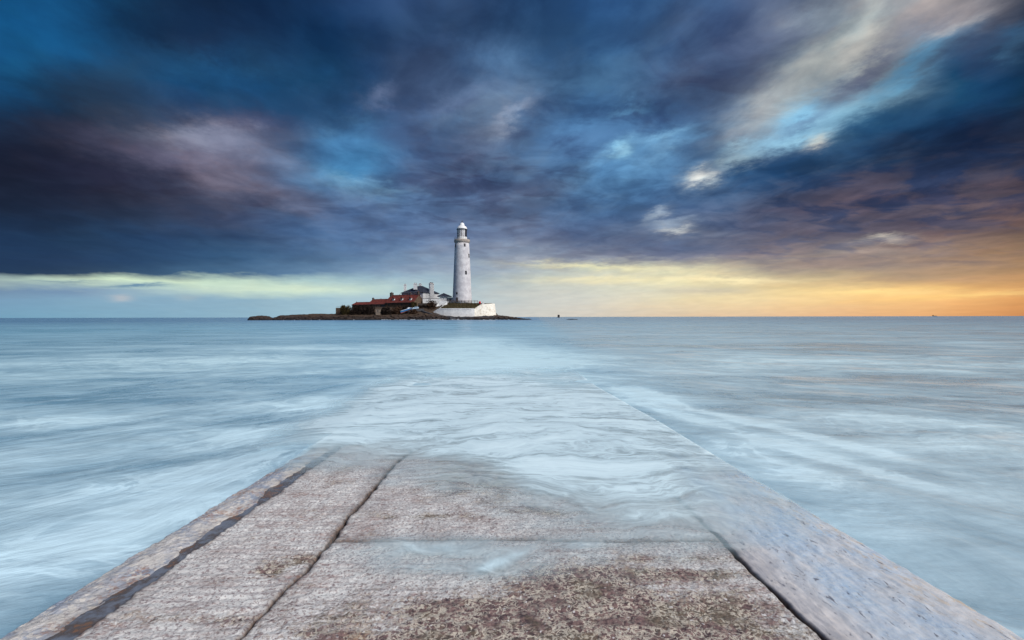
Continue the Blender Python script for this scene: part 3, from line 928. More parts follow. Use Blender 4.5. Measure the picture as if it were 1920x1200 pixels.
def build_wash():
    Y = np.concatenate([np.arange(1.9, 6.0, 0.03), np.arange(6.0, 15.0, 0.09)])
    U = np.concatenate([np.linspace(-3.4, -1.9, 40), np.linspace(-1.87, 1.905, 130)])
    UU, YY = np.meshgrid(U, Y)
    surf = deck_z(YY)
    film = 0.016 + 0.022 * smst(YY - front_line(UU), 0.2, 3.0) + 0.012 * fbm(UU * 0.8, YY * 1.0, 4, 91) * smst(YY - front_line(UU), 0.6, 2.5)
    Z = surf + film
    sea = 0.012 + 0.02 * fbm(UU, YY * 2, 3, 93)
    Z = np.where(YY > 8, np.maximum(Z, sea), Z)
    # off the left flank it slopes down into the sea
    t = smst(-UU, 1.83, 1.99)
    Z = Z * (1 - t) + (sea_z(UU + SKEW * YY, YY) + 0.014) * t
    # over the right arris it bends down
    Z -= 0.05 * smst(UU, 1.87, 1.91)
    F = YY - front_line(UU)
    me = grid_mesh('wash', UU + SKEW * YY, YY, Z)
    # how much foam covers each place, as a plain attribute
    edge = 0.9 * fbm(UU * 1.3, YY * 2.2, 5, 95, 0.6) + 0.35 * fbm(UU * 5, YY * 6, 3, 94)
    cov = smst(F + edge, -0.6, 1.25)
    cov = np.maximum(cov, 0.36 * smst(F + edge, -0.95, 0.1))
    # a last faint tongue that has run further up
    veil = 0.72 * np.exp(-((UU + 0.26) / 0.50) ** 2 - ((YY - 2.34 + 0.10 * UU) / 0.20) ** 2)
    veil += 0.42 * np.exp(-((UU + 0.02) / 0.15) ** 2 - ((YY - 2.30 - 0.55 * UU - 3.0 * UU * np.abs(UU)) / 0.055) ** 2)
    veil += 0.35 * np.exp(-((UU - 0.45) / 0.5) ** 2 - ((YY - 2.5) / 0.12) ** 2)
    cov = np.maximum(cov, veil * (0.75 + fbm(UU * 5, YY * 9, 4, 96)))
    cov *= 1 - smst(YY + 4.0 * fbm(UU * 0.7, YY * 0.4, 4, 99), 8.5, 14.0)
    cov *= 1 - smst(YY, 13.0, 14.8)
    cov *= 1 - smst(-UU - 0.35 * fbm(UU * 1.5, YY * 1.5, 4, 97), 1.95, 3.1)
    cov *= np.where(UU < -1.86, smst(YY + 0.5 * fbm(UU * 2, YY * 2, 3, 98), 4.0, 6.0), 1.0)
    cov *= np.where(UU > 1.2, 1 - 0.30 * smst(UU, 1.1, 1.6) * (1 - smst(YY + 1.6 * fbm(UU * 2, YY * 2, 4, 100), 3.6, 7.5)), 1.0)
    at = me.attributes.new('cover', 'FLOAT', 'POINT')
    at.data.foreach_set('value', np.clip(cov, 0, 1).ravel().astype(np.float32))
    m, N, b, out = new_mat('wash_foam')
    geo = N.n('ShaderNodeNewGeometry')
    p = geo.outputs['Position']
    x, y, _ = N.sep(p)[:3]
    wob = N.vm('SUBTRACT', N.noise(p, 0.7, 4, 0.55, color=True), (0.5, 0.5, 0.5))
    pw = N.vm('ADD', p, N.vm('SCALE', wob, 1.5))
    sx, sy, _ = N.sep(pw)[:3]
    st = N.noise(N.comb(N.mul(sx, 0.42), N.mul(sy, 1.25), 0.0), 1.6, 8, 0.64, dist=0.7)
    st2 = N.noise(N.comb(N.mul(sx, 1.2), N.mul(sy, 3.2), 5.0), 2.0, 7, 0.66, dist=0.9)
    a = N.n('ShaderNodeAttribute', attribute_name='cover')
    cv = a.outputs['Fac']
    tex = N.add(N.mul(st, 1.0), N.mul(st2, 0.5))        # about 0.75 mean
    hs = N.noise(N.comb(N.mul(sx, 0.35), N.mul(sy, 6.0), 12.0), 1.5, 6, 0.62, dist=0.3)
    tex = N.add(tex, N.mul(N.sub(hs, 0.5), 0.42))
    rn = N.noise(N.comb(N.mul(sx, 0.75), N.mul(sy, 2.3), 8.0), 1.5, 6, 0.60, dist=0.5)
    strand = N.step(N.m('ABSOLUTE', N.sub(rn, 0.5)), 0.0, 0.075, 1.0, 0.0)
    rn2 = N.noise(N.comb(N.mul(sx, 1.3), N.mul(sy, 4.2), 3.0), 2.0, 6, 0.62, dist=0.5)
    strand2 = N.step(N.m('ABSOLUTE', N.sub(rn2, 0.5)), 0.0, 0.08, 1.0, 0.0)
    tex = N.add(tex, N.add(N.mul(strand, 0.09), N.mul(strand2, 0.05)))
    al = N.m('MULTIPLY', cv, N.step(tex, 0.54, 1.00, 0.48, 1.5, smooth=False), clamp=True)
    al = N.m('MULTIPLY', al, N.step(cv, 0.0, 0.25), clamp=True)
    white = N.step(N.add(tex, N.mul(N.sub(cv, 1.0), 0.12)), 0.60, 1.0, smooth=False)
    colr = N.mix(white, (0.50, 0.66, 0.72), (0.76, 0.94, 0.98))
    N.put(b.inputs['Base Color'], colr)
    b.inputs['Roughness'].default_value = 0.42
    b.inputs['IOR'].default_value = 1.33
    N.put(b.inputs['Alpha'], al)
    bump(N, b, tex, 0.15, 0.02)
    tag(link_mesh('wash_foam', me, m), kind='stuff')


build_wash()


# ------------------------------------------------------------------ island
def simple_mat(name, c1, c2, scale=1.0, rough=0.8, lo=0.4, hi=0.62, bs=0.4, bd=0.1, stain=None, detail=5):
    m, N, b, out = new_mat(name)
    geo = N.n('ShaderNodeNewGeometry')
    p = geo.outputs['Position']
    n1 = N.noise(p, scale, detail, 0.62)
    c = N.mix(N.step(n1, lo, hi), c1, c2)
    if stain:
        n2 = N.noise(N.vm('MULTIPLY', p, (1.0, 1.0, 0.35)), scale * 1.7, 5, 0.7)
        c = N.mix(N.mul(N.step(n2, stain[1], stain[1] + 0.12), stain[2]), c, stain[0])
    N.put(b.inputs['Base Color'], c)
    b.inputs['Roughness'].default_value = rough
    b.inputs['Specular IOR Level'].default_value = 0.25
    if bs:
        bump(N, b, n1, bs, bd)
    return m


M = {}
M['white'] = simple_mat('white_render', (0.78, 0.78, 0.76), (0.66, 0.66, 0.65), 1.2, 0.8, stain=((0.42, 0.40, 0.38), 0.58, 0.35))
M['tower'] = simple_mat('tower_paint', (0.58, 0.56, 0.56), (0.46, 0.44, 0.45), 0.5, 0.75, stain=((0.34, 0.30, 0.29), 0.56, 0.45))
M['cream'] = simple_mat('limewashed_rubble', (0.84, 0.80, 0.70), (0.62, 0.56, 0.46), 1.0, 0.9, 0.45, 0.66, 0.8, 0.3, stain=((0.34, 0.27, 0.2), 0.60, 0.6))
M['stone'] = simple_mat('brown_sandstone', (0.12, 0.080, 0.052), (0.060, 0.042, 0.030), 1.6, 0.9, stain=((0.18, 0.14, 0.10), 0.58, 0.6))
M['dkstone'] = simple_mat('dark_stone', (0.085, 0.07, 0.058), (0.04, 0.035, 0.032), 1.8, 0.9)
M['palestone'] = simple_mat('pale_gatepost_stone', (0.26, 0.21, 0.16), (0.15, 0.12, 0.10), 1.2, 0.9)
M['redtile'] = simple_mat('red_pantile', (0.125, 0.024, 0.018), (0.075, 0.017, 0.015), 0.9, 0.75, stain=((0.08, 0.03, 0.025), 0.60, 0.5))
M['slate'] = simple_mat('blue_slate', (0.060, 0.065, 0.085), (0.035, 0.038, 0.052), 0.9, 0.6)
M['band'] = simple_mat('weathered_gallery_stone', (0.40, 0.34, 0.29), (0.25, 0.21, 0.18), 2.2, 0.85)
M['dark'] = simple_mat('dark_glazing', (0.02, 0.022, 0.028), (0.03, 0.033, 0.04), 3, 0.2, bs=0)
M['frame'] = simple_mat('dark_window_frame', (0.10, 0.07, 0.06), (0.06, 0.045, 0.04), 4, 0.6, bs=0)
M['wframe'] = simple_mat('white_window_frame', (0.72, 0.72, 0.72), (0.62, 0.62, 0.62), 4, 0.5, bs=0)
M['pot'] = simple_mat('terracotta_pot', (0.20, 0.06, 0.04), (0.12, 0.045, 0.035), 3, 0.8, bs=0)
M['iron'] = simple_mat('dark_iron', (0.05, 0.045, 0.045), (0.09, 0.075, 0.07), 5, 0.6, bs=0)
M['rust'] = simple_mat('rusty_lantern_iron', (0.30, 0.26, 0.25), (0.60, 0.60, 0.60), 2.0, 0.6, 0.42, 0.58, stain=((0.16, 0.08, 0.06), 0.55, 0.8))
M['wood'] = simple_mat('weathered_timber', (0.13, 0.10, 0.085), (0.08, 0.065, 0.055), 3, 0.85, bs=0)
M['boatblue'] = simple_mat('boat_blue', (0.03, 0.16, 0.36), (0.04, 0.20, 0.42), 2, 0.35, bs=0)
M['boatwhite'] = simple_mat('boat_white', (0.62, 0.66, 0.70), (0.5, 0.54, 0.6), 2, 0.4, bs=0)
M['boatred'] = simple_mat('boat_antifouling', (0.42, 0.10, 0.05), (0.34, 0.09, 0.05), 2, 0.6, bs=0)
M['carpaint'] = simple_mat('pale_blue_car_paint', (0.40, 0.52, 0.64), (0.36, 0.48, 0.60), 2, 0.25, bs=0)
M['tyre'] = simple_mat('tyre_rubber', (0.02, 0.02, 0.02), (0.03, 0.03, 0.03), 3, 0.8, bs=0)
M['lamp'] = simple_mat('car_lamp_red', (0.4, 0.03, 0.03), (0.35, 0.03, 0.03), 3, 0.3, bs=0)
M['red'] = simple_mat('red_paint', (0.50, 0.02, 0.03), (0.42, 0.02, 0.03), 2, 0.5, bs=0)
M['grass'] = simple_mat('bank_grass', (0.050, 0.046, 0.018), (0.085, 0.060, 0.030), 0.8, 0.95, 0.38, 0.62, 0.9, 0.4)
M['asphalt'] = simple_mat('wet_asphalt', (0.045, 0.048, 0.055), (0.065, 0.065, 0.07), 1.2, 0.5, bs=0.3)


def rel(bm, root):
    """bmesh in world coordinates -> coordinates of the thing's Empty"""
    if root is not None:
        inv = Matrix.Translation(-Vector(root.location))
        bmesh.ops.transform(bm, matrix=inv, verts=bm.verts)


def part(name, bm, mat, root=None, parent=None, smooth=False, label=None):
    bmesh.ops.recalc_face_normals(bm, faces=bm.faces)
    rel(bm, root)
    me = bpy.data.meshes.new(name)
    bm.to_mesh(me)
    bm.free()
    o = link_mesh(name, me, mat, parent if parent is not None else root, smooth=smooth)
    if label:
        o['label'] = label
    return o


class Frame:
    """local frame: e1 along the front wall to the left, e2 into the depth, origin = front right corner"""
    def __init__(s, origin, theta):
        a = math.radians(theta)
        s.o = Vector(origin)
        s.e1 = Vector((-math.cos(a), math.sin(a), 0))
        s.e2 = Vector((math.sin(a), math.cos(a), 0))

    def __call__(s, a, b, z):
        return Vector((s.o.x + s.e1.x * a + s.e2.x * b, s.o.y + s.e1.y * a + s.e2.y * b, z))


WORLD = lambda a, b, z: Vector((a, b, z))


def box(bm, F, a0, a1, b0, b1, z0, z1, taper=0.0):
    v = []
    for z, t in ((z0, 0.0), (z1, taper)):
        for (a, b) in ((a0 + t, b0 + t), (a1 - t, b0 + t), (a1 - t, b1 - t), (a0 + t, b1 - t)):
            v.append(bm.verts.new(F(a, b, z)))
    for f in ((0, 1, 2, 3), (4, 5, 6, 7), (0, 1, 5, 4), (1, 2, 6, 5), (2, 3, 7, 6), (3, 0, 4, 7)):
        bm.faces.new([v[i] for i in f])
    return bm


def nbox(F, *a, **k):
    return box(bmesh.new(), F, *a, **k)


def hexa(pts):
    """8 points: bottom ring 4, top ring 4"""
    bm = bmesh.new()
    v = [bm.verts.new(p) for p in pts]
    for f in ((0, 1, 2, 3), (4, 5, 6, 7), (0, 1, 5, 4), (1, 2, 6, 5), (2, 3, 7, 6), (3, 0, 4, 7)):
        bm.faces.new([v[i] for i in f])
    return bm


def bar(bm, p, q, r, n=6):
    p = Vector(p); q = Vector(q)
    d = (q - p).normalized()
    up = Vector((0, 0, 1)) if abs(d.z) < 0.9 else Vector((1, 0, 0))
    s = d.cross(up).normalized()
    t = d.cross(s)
    rings = []
    for c in (p, q):
        rings.append([bm.verts.new(c + (s * math.cos(2 * math.pi * i / n) + t * math.sin(2 * math.pi * i / n)) * r) for i in range(n)])
    for i in range(n):
        bm.faces.new([rings[0][i], rings[0][(i + 1) % n], rings[1][(i + 1) % n], rings[1][i]])
    bm.faces.new(rings[0]); bm.faces.new(list(reversed(rings[1])))
    return bm


def lathe(bm, cx, cy, prof, n=48):
    rings = []
    for r, z in prof:
        rings.append([bm.verts.new((cx + r * math.sin(2 * math.pi * i / n), cy - r * math.cos(2 * math.pi * i / n), z)) for i in range(n)])
    for a, b in zip(rings, rings[1:]):
        for i in range(n):
            bm.faces.new([a[i], a[(i + 1) % n], b[(i + 1) % n], b[i]])
    bm.faces.new(rings[0]); bm.faces.new(rings[-1])
    return bm


def rocky(name, c1, c2, c3):
    m, N, b, out = new_mat(name)
    geo = N.n('ShaderNodeNewGeometry')
    p = geo.outputs['Position']
    z = N.sep(p)[2]
    strata = N.noise(N.vm('MULTIPLY', p, (0.25, 0.25, 2.2)), 1.0, 6, 0.65)
    n1 = N.noise(p, 0.7, 6, 0.65)
    n2 = N.noise(p, 0.13, 4, 0.6)
    c = N.mix(N.step(strata, 0.40, 0.62), c1, c2)
    veg = N.mul(N.step(N.add(z, N.mul(n2, 2.2)), 2.2, 3.8), N.step(n1, 0.36, 0.6))
    c = N.mix(veg, c, c3)
    c = N.mix(N.step(z, 0.15, 1.0, 0.85, 0.0), c, (0.012, 0.012, 0.014))
    c = N.mix(N.mul(N.step(n1, 0.62, 0.72), 0.35), c, (0.14, 0.11, 0.09))
    N.put(b.inputs['Base Color'], c)
    b.inputs['Roughness'].default_value = 0.8
    b.inputs['Specular IOR Level'].default_value = 0.3
    bump(N, b, N.add(strata, n1), 0.9, 0.5)
    return m


M['rock'] = rocky('island_rock', (0.020, 0.015, 0.014), (0.060, 0.040, 0.030), (0.075, 0.048, 0.028))

T_PX = np.array([460, 468, 486, 505, 511, 525, 560, 628, 640, 665, 745, 790, 812, 840, 885, 905, 922, 934, 945, 960, 975, 990, 1000.])
T_F = np.array([-1, 1.3, 1.9, 1.7, 0.7, 1.4, 2.1, 2.3, 2.4, 2.5, 2.6, 3.4, 2.8, 1.7, 1.5, 1.5, 1.3, 1.5, 1.4, 1.1, .5, .2, -1])
T_M = np.array([-1, 1.6, 2.2, 1.9, 0.9, 2.1, 2.9, 3.1, 3.6, 5.8, 6.0, 6.6, 7.6, 8.0, 8.0, 7.0, 3.0, 2.0, 1.8, 1.4, .7, .3, -1])
T_B = np.array([-1, 1.2, 1.8, 1.6, 0.8, 1.8, 2.7, 2.9, 3.5, 6.0, 8.0, 8.1, 8.1, 8.1, 8.1, 7.6, 6.5, 2.2, 1.7, .9, .3, -.3, -1])


def terrain_z(X, Y, rough=True):
    px = 960 + X / Y * FPX
    f = np.interp(px, T_PX, T_F); m_ = np.interp(px, T_PX, T_M); b_ = np.interp(px, T_PX, T_B)
    shore = 238.6 + 2.2 * fbm(X * 0.09, X * 0, 3, 101)
    z = np.where(Y < 247, -1.0 + (f + 1.0) * smst(Y, shore - 1.6, 247) ** 0.7, 0)
    z = np.where((Y >= 247) & (Y < 256), f + (m_ - f) * smst(Y, 247, 256), z)
    z = np.where((Y >= 256) & (Y < 268), m_ + (b_ - m_) * smst(Y, 256, 268), z)
    z = np.where(Y >= 268, b_ + (-1.2 - b_) * smst(Y, 286, 300), z)
    if rough:
        sh = 1 - smst(Y, 250, 255) * (px > 640) * (px < 925)
        r_ = 0.9 * fbm(X * 0.22, Y * 0.3, 5, 103) + 0.8 * (0.25 - np.abs(fbm(X * 0.5, Y * 0.9, 4, 105)))
        z = z + r_ * sh * np.clip((z + 1) / 2.0, 0.1, 1)
        z = z + sh * 0.25 * (np.floor(z * 2.2) / 2.2 - z)
    return z


def build_terrain():
    px = np.linspace(462, 998, 620)
    Y = np.concatenate([np.linspace(235.5, 258, 80), np.linspace(259, 302, 30)])
    PX, YY = np.meshgrid(px, Y)
    X = (PX - 960) / FPX * YY
    Z = terrain_z(X, YY)
    o = link_mesh('island', grid_mesh('island', X, YY, Z, smooth=False), M['rock'])
    tag(o, kind='structure')
    # loose boulders and weed-covered skerries at the water's edge: nobody could count them
    bm = bmesh.new()
    for i in range(900):
        p_ = random.uniform(468, 985)
        y_ = random.uniform(238.0, 244.5)
        x_ = (p_ - 960) / FPX * y_
        z_ = float(terrain_z(np.array([x_]), np.array([y_]))[0])
        s_ = random.uniform(0.15, 0.6) * (1.3 if z_ > 0.3 else 1)
        if z_ < -0.55:
            continue
        mt = Matrix.Translation((x_, y_, max(z_, -0.05))) @ Matrix.Rotation(random.uniform(0, 6), 4, 'Z') @ Matrix.Diagonal((s_ * random.uniform(1, 2.2), s_, s_ * random.uniform(0.3, 0.8), 1))
        r = bmesh.ops.create_icosphere(bm, subdivisions=1, radius=1.0, matrix=mt)
        for v in r['verts']:
            v.co += Vector((random.uniform(-1, 1), random.uniform(-1, 1), random.uniform(-1, 1))) * s_ * 0.22
    tag(part('shore_boulders', bm, M['rock']), kind='stuff')
    # broken white surf along the shore
    bm = bmesh.new()
    for (a, b_, n_) in ((715, 790, 60), (795, 832, 46), (835, 890, 22), (900, 960, 16), (520, 700, 10)):
        for i in range(n_):
            p_ = random.uniform(a, b_)
            y_ = random.uniform(236.3, 238.6)
            x_ = (p_ - 960) / FPX * y_
            s_ = random.uniform(0.05, 0.14)
            mt = Matrix.Translation((x_, y_, random.uniform(0.02, 0.30))) @ Matrix.Diagonal((s_ * random.uniform(1, 2.8), s_, s_ * random.uniform(0.5, 0.9), 1))
            bmesh.ops.create_icosphere(bm, subdivisions=1, radius=1.0, matrix=mt)
    tag(part('surf', bm, simple_mat('surf_white', (0.85, 0.9, 0.92), (0.75, 0.8, 0.85), 3, 0.7, bs=0)), kind='stuff')


build_terrain()


def reef(px0, px1, Y, h, label):
    bm = bmesh.new()
    x0, x1 = (px0 - 960) / FPX * Y, (px1 - 960) / FPX * Y
    n = 26
    sec = 9
    rings = []
    for i in range(n + 1):
        t = i / n
        w = math.sin(math.pi * min(max(t, 0.02), 0.98)) ** 0.5
        ring = []
        for k_ in range(sec):
            a = math.pi * k_ / (sec - 1)
            hh = h * w * (0.6 + 0.7 * (float(fbm(np.array([i * 0.45]), np.array([k_ * 0.5 + px0]), 3, 110)[0]) + 0.5))
            ring.append(bm.verts.new((x0 + (x1 - x0) * t, Y - math.cos(a) * 2.2 * w, -0.35 + (hh + 0.35) * math.sin(a))))
        rings.append(ring)
    for a, b in zip(rings, rings[1:]):
        for k_ in range(sec - 1):
            bm.faces.new([a[k_], a[k_ + 1], b[k_ + 1], b[k_]])
    tag(part('reef_rock', bm, M['rock']), label, 'rock', 'low reef rocks off the right tip of the island')


reef(1062, 1084, 240, 0.42, 'flat dark rock barely showing, below the beacon and farthest right of the reefs')
reef(980, 997, 246, 0.55, 'low dark reef just off the right tip of the island')
reef(962, 981, 239, 0.35, 'thin dark ledge in the water in front of the island tip')


# ------------------------------------------------------------------ lighthouse
LY = 258.0


def ZL(py, px=866, Y=LY):
    return P(px, py, Y).z


def build_lighthouse():
    c = P(866.6, 570, LY)
    cx, cy = c.x, LY
    k_ = LY / FPX
    zb = 8.1
    root = empty('lighthouse', (cx, cy, zb), label='tall white round lighthouse tower with lantern on the island', cat='lighthouse')
    hs = [(18.9, 571), (18.1, 563), (17.3, 548), (16.6, 532), (15.9, 515), (15.1, 496), (14.3, 477), (13.6, 462), (13.1, 456.5)]
    prof = [(18.9 * k_, zb)] + [(r * k_, ZL(y)) for r, y in hs[1:]]

    def rad(z):
        zs = [p_[1] for p_ in prof]
        return float(np.interp(z, zs, [p_[0] for p_ in prof]))
    part('tower', lathe(bmesh.new(), cx, cy, prof, 64), M['tower'], root, smooth=True)
    g = [(13.1, 456.4), (13.7, 455.6), (14.6, 454.4), (14.9, 452.5), (14.7, 450.6), (14.2, 449.6), (9.0, 449.5)]
    part('gallery', lathe(bmesh.new(), cx, cy, [(r * k_, ZL(y)) for r, y in g], 64), M['band'], root, smooth=True)
    # railing round the gallery
    for q in range(20):
        a = 2 * math.pi * q / 20
        x_, y_ = cx + 13.9 * k_ * math.sin(a), cy - 13.9 * k_ * math.cos(a)
        part('railing_post', bar(bmesh.new(), (x_, y_, ZL(449.6)), (x_, y_, ZL(445.8)), 0.045), M['iron'], root)
    for zz_ in (ZL(445.8), ZL(447.7)):
        bm = bmesh.new()
        for q in range(40):
            a, b = 2 * math.pi * q / 40, 2 * math.pi * (q + 1) / 40
            bar(bm, (cx + 13.9 * k_ * math.sin(a), cy - 13.9 * k_ * math.cos(a), zz_), (cx + 13.9 * k_ * math.sin(b), cy - 13.9 * k_ * math.cos(b), zz_), 0.03, 4)
        part('handrail', bm, M['iron'], root)
    lw = [(9.3, 449.5), (9.3, 445.0), (9.0, 444.6)]
    part('lantern_wall', lathe(bmesh.new(), cx, cy, [(r * k_, ZL(y)) for r, y in lw], 32), M['white'], root)
    part('lantern_lamp', lathe(bmesh.new(), cx, cy, [(3.0 * k_, ZL(445)), (4.2 * k_, ZL(441)), (4.2 * k_, ZL(434)), (2.6 * k_, ZL(431.5))], 20), M['dark'], root)
    # sixteen lantern panes: the seaward ones glass, the landward ones blanked off
    n = 16
    z0, z1 = ZL(444.7), ZL(431.0)
    for q in range(n):
        a0, a1 = 2 * math.pi * (q + 0.06) / n, 2 * math.pi * (q + 0.94) / n
        am = math.degrees((a0 + a1) / 2)
        blank = not (38 < am < 100 or 282 < am < 300)
        bm = bmesh.new()
        R0, R1 = 8.75 * k_, 8.95 * k_
        vs = []
        for z in (z0, z1):
            for (a, r) in ((a0, R0), (a1, R0), (a1, R1), (a0, R1)):
                vs.append(bm.verts.new((cx + r * math.sin(a), cy - r * math.cos(a), z)))
        for f in ((0, 1, 2, 3), (4, 5, 6, 7), (0, 1, 5, 4), (1, 2, 6, 5), (2, 3, 7, 6), (3, 0, 4, 7)):
            bm.faces.new([vs[i] for i in f])
        part('lantern_pane', bm, M['rust'] if blank else M['dark'], root, label='whitened lantern panel' if blank else 'dark clear lantern pane')
        a = 2 * math.pi * q / n
        part('glazing_bar', bar(bmesh.new(), (cx + 9.1 * k_ * math.sin(a), cy - 9.1 * k_ * math.cos(a), z0), (cx + 9.1 * k_ * math.sin(a), cy - 9.1 * k_ * math.cos(a), z1), 0.05), M['iron'], root)
    part('gutter', lathe(bmesh.new(), cx, cy, [(9.0 * k_, ZL(431.2)), (10.2 * k_, ZL(430.9)), (10.3 * k_, ZL(430.2)), (9.9 * k_, ZL(429.9))], 40), M['iron'], root)
    dome = [(9.9, 429.95), (9.6, 428.6), (8.7, 426.6), (7.3, 424.8), (5.6, 423.7), (4.9, 423.3)]
    part('dome', lathe(bmesh.new(), cx, cy, [(r * k_, ZL(y)) for r, y in dome], 40), M['white'], root, smooth=True)
    part('ventilator', lathe(bmesh.new(), cx, cy, [(r * k_, ZL(y)) for r, y in [(4.9, 423.2), (5.1, 422.6), (4.8, 421.9), (4.2, 421.6), (4.3, 420.4), (3.6, 418.8), (2.2, 417.9), (0.8, 417.6)]], 32), M['white'], root, smooth=True)
    f = part('finial', lathe(bmesh.new(), cx, cy, [(0.3 * k_, ZL(417.7)), (0.3 * k_, ZL(416.9)), (1.0 * k_, ZL(416.4)), (1.1 * k_, ZL(415.8)), (0.5 * k_, ZL(415.2)), (0.15 * k_, ZL(413.6))], 16), M['iron'], root)
    bm = nbox(WORLD, cx - 0.1, cx + 0.75, cy - 0.03, cy + 0.03, ZL(414.9), ZL(414.2))
    part('weather_vane', bm, M['iron'], root, parent=f)

    def win(px, py0, py1, wpx, name='window', m=None):
        zt, zb_ = ZL(py0), ZL(py1)
        zc = (zt + zb_) / 2
        r = rad(zc)
        s_ = ((px - 960) / FPX * (LY - r * 0.8) - cx) / r
        s_ = max(-0.97, min(0.97, s_))
        a = math.asin(s_)
        n_ = Vector((math.sin(a), -math.cos(a), 0))
        t_ = Vector((math.cos(a), math.sin(a), 0))
        w = wpx * k_ / 2

        def F_(u_, d_, z_):
            rr = rad(z_)
            return Vector((cx, cy, z_)) + n_ * (rr + d_) + t_ * u_
        fr = bmesh.new()
        for (u0, u1, za, zc_) in ((-w - .09, -w, zb_ - .1, zt + .14), (w, w + .09, zb_ - .1, zt + .14), (-w, w, zt, zt + .14), (-w, w, zb_ - .12, zb_)):
            box(fr, F_, u0, u1, -0.35, 0.10, za, zc_)
        o = part(name, fr, M['frame'], root)
        part('pane' if name == 'window' else 'leaf', nbox(F_, -w, w, -0.30, 0.02, zb_, zt), m or M['dark'], root, parent=o)
    win(853.9, 458.8, 464.6, 2.4)
    win(871.8, 458.8, 463.6, 2.7)
    win(878.9, 477.0, 483.2, 2.6)
    win(874.0, 509.4, 515.4, 2.9)
    win(857.0, 549.3, 552.1, 2.6)
    win(857.2, 558.8, 565.5, 3.2, 'door', M['frame'])


build_lighthouse()


def hip_roof(F, a0, a1, b0, b1, ze, zr, ra0, ra1, th=0.22):
    """hipped roof: eaves rectangle, ridge from ra0 to ra1 on the middle line"""
    bm = bmesh.new()
    bmid = (b0 + b1) / 2
    e = [bm.verts.new(F(a, b, ze)) for a, b in ((a0, b0), (a1, b0), (a1, b1), (a0, b1))]
    e2 = [bm.verts.new(F(a, b, ze - th)) for a, b in ((a0, b0), (a1, b0), (a1, b1), (a0, b1))]
    r0 = bm.verts.new(F(ra0, bmid, zr))
    r1 = bm.verts.new(F(ra1, bmid, zr))
    bm.faces.new([e[0], e[1], r1, r0]); bm.faces.new([e[1], e[2], r1]); bm.faces.new([e[2], e[3], r0, r1]); bm.faces.new([e[3], e[0], r0])
    for i in range(4):
        bm.faces.new([e[i], e[(i + 1) % 4], e2[(i + 1) % 4], e2[i]])
    bm.faces.new(e2)
    return bm


def chimney(root, px, py0, py1, wpx, Y, mat, depth=None, pots=2, parent=None, cap=True, drop=0.6):
    kk = Y / FPX
    x = (px - 960) * kk
    w = wpx * kk / 2
    d = depth or w
    z0, z1 = P(px, py1, Y).z - drop, P(px, py0, Y).z
    ph = 0.45
    bm = nbox(WORLD, x - w, x + w, Y - d, Y + d, z0, z1 - ph)
    if cap:
        box(bm, WORLD, x - w - .14, x + w + .14, Y - d - .14, Y + d + .14, z1 - ph - .38, z1 - ph - .12)
    o = part('chimney', bm, mat, root, parent=parent)
    for i in range(pots):
        xx = x + (i - (pots - 1) / 2) * (w * 1.7 / max(pots, 1))
        part('chimney_pot', lathe(bmesh.new(), xx, Y, [(0.22, z1 - ph), (0.17, z1 - 0.1), (0.21, z1)], 10), M['pot'], root, parent=o)
    return o


def window_on(root, F, a, z, w, h, b=0.0, face='front', frame='wframe', bars=True):
    """a framed window standing 5 cm proud of a wall"""
    G = F if face == 'front' else (lambda p_, q_, r_: F(q_, p_, r_))
    sgn = -1
    fr = bmesh.new()
    t = 0.10
    for (u0, u1, z0, z1) in ((a - w / 2 - t, a - w / 2, z - t, z + h + t), (a + w / 2, a + w / 2 + t, z - t, z + h + t), (a - w / 2, a + w / 2, z - t, z), (a - w / 2, a + w / 2, z + h, z + h + t)):
        box(fr, G, u0, u1, b + 0.06 * sgn, b + 0.1, z0, z1)
    if bars:
        box(fr, G, a - 0.03, a + 0.03, b + 0.045 * sgn, b + 0.1, z, z + h)
        box(fr, G, a - w / 2, a - 0.032, b + 0.045 * sgn, b + 0.1, z + h / 2 - 0.03, z + h / 2 + 0.03)
        box(fr, G, a + 0.032, a + w / 2, b + 0.045 * sgn, b + 0.1, z + h / 2 - 0.03, z + h / 2 + 0.03)
    o = part('window', fr, M[frame], root)
    part('pane', nbox(G, a - w / 2, a + w / 2, b + 0.02 * sgn, b + 0.09, z, z + h), M['dark'], root, parent=o)
    return o


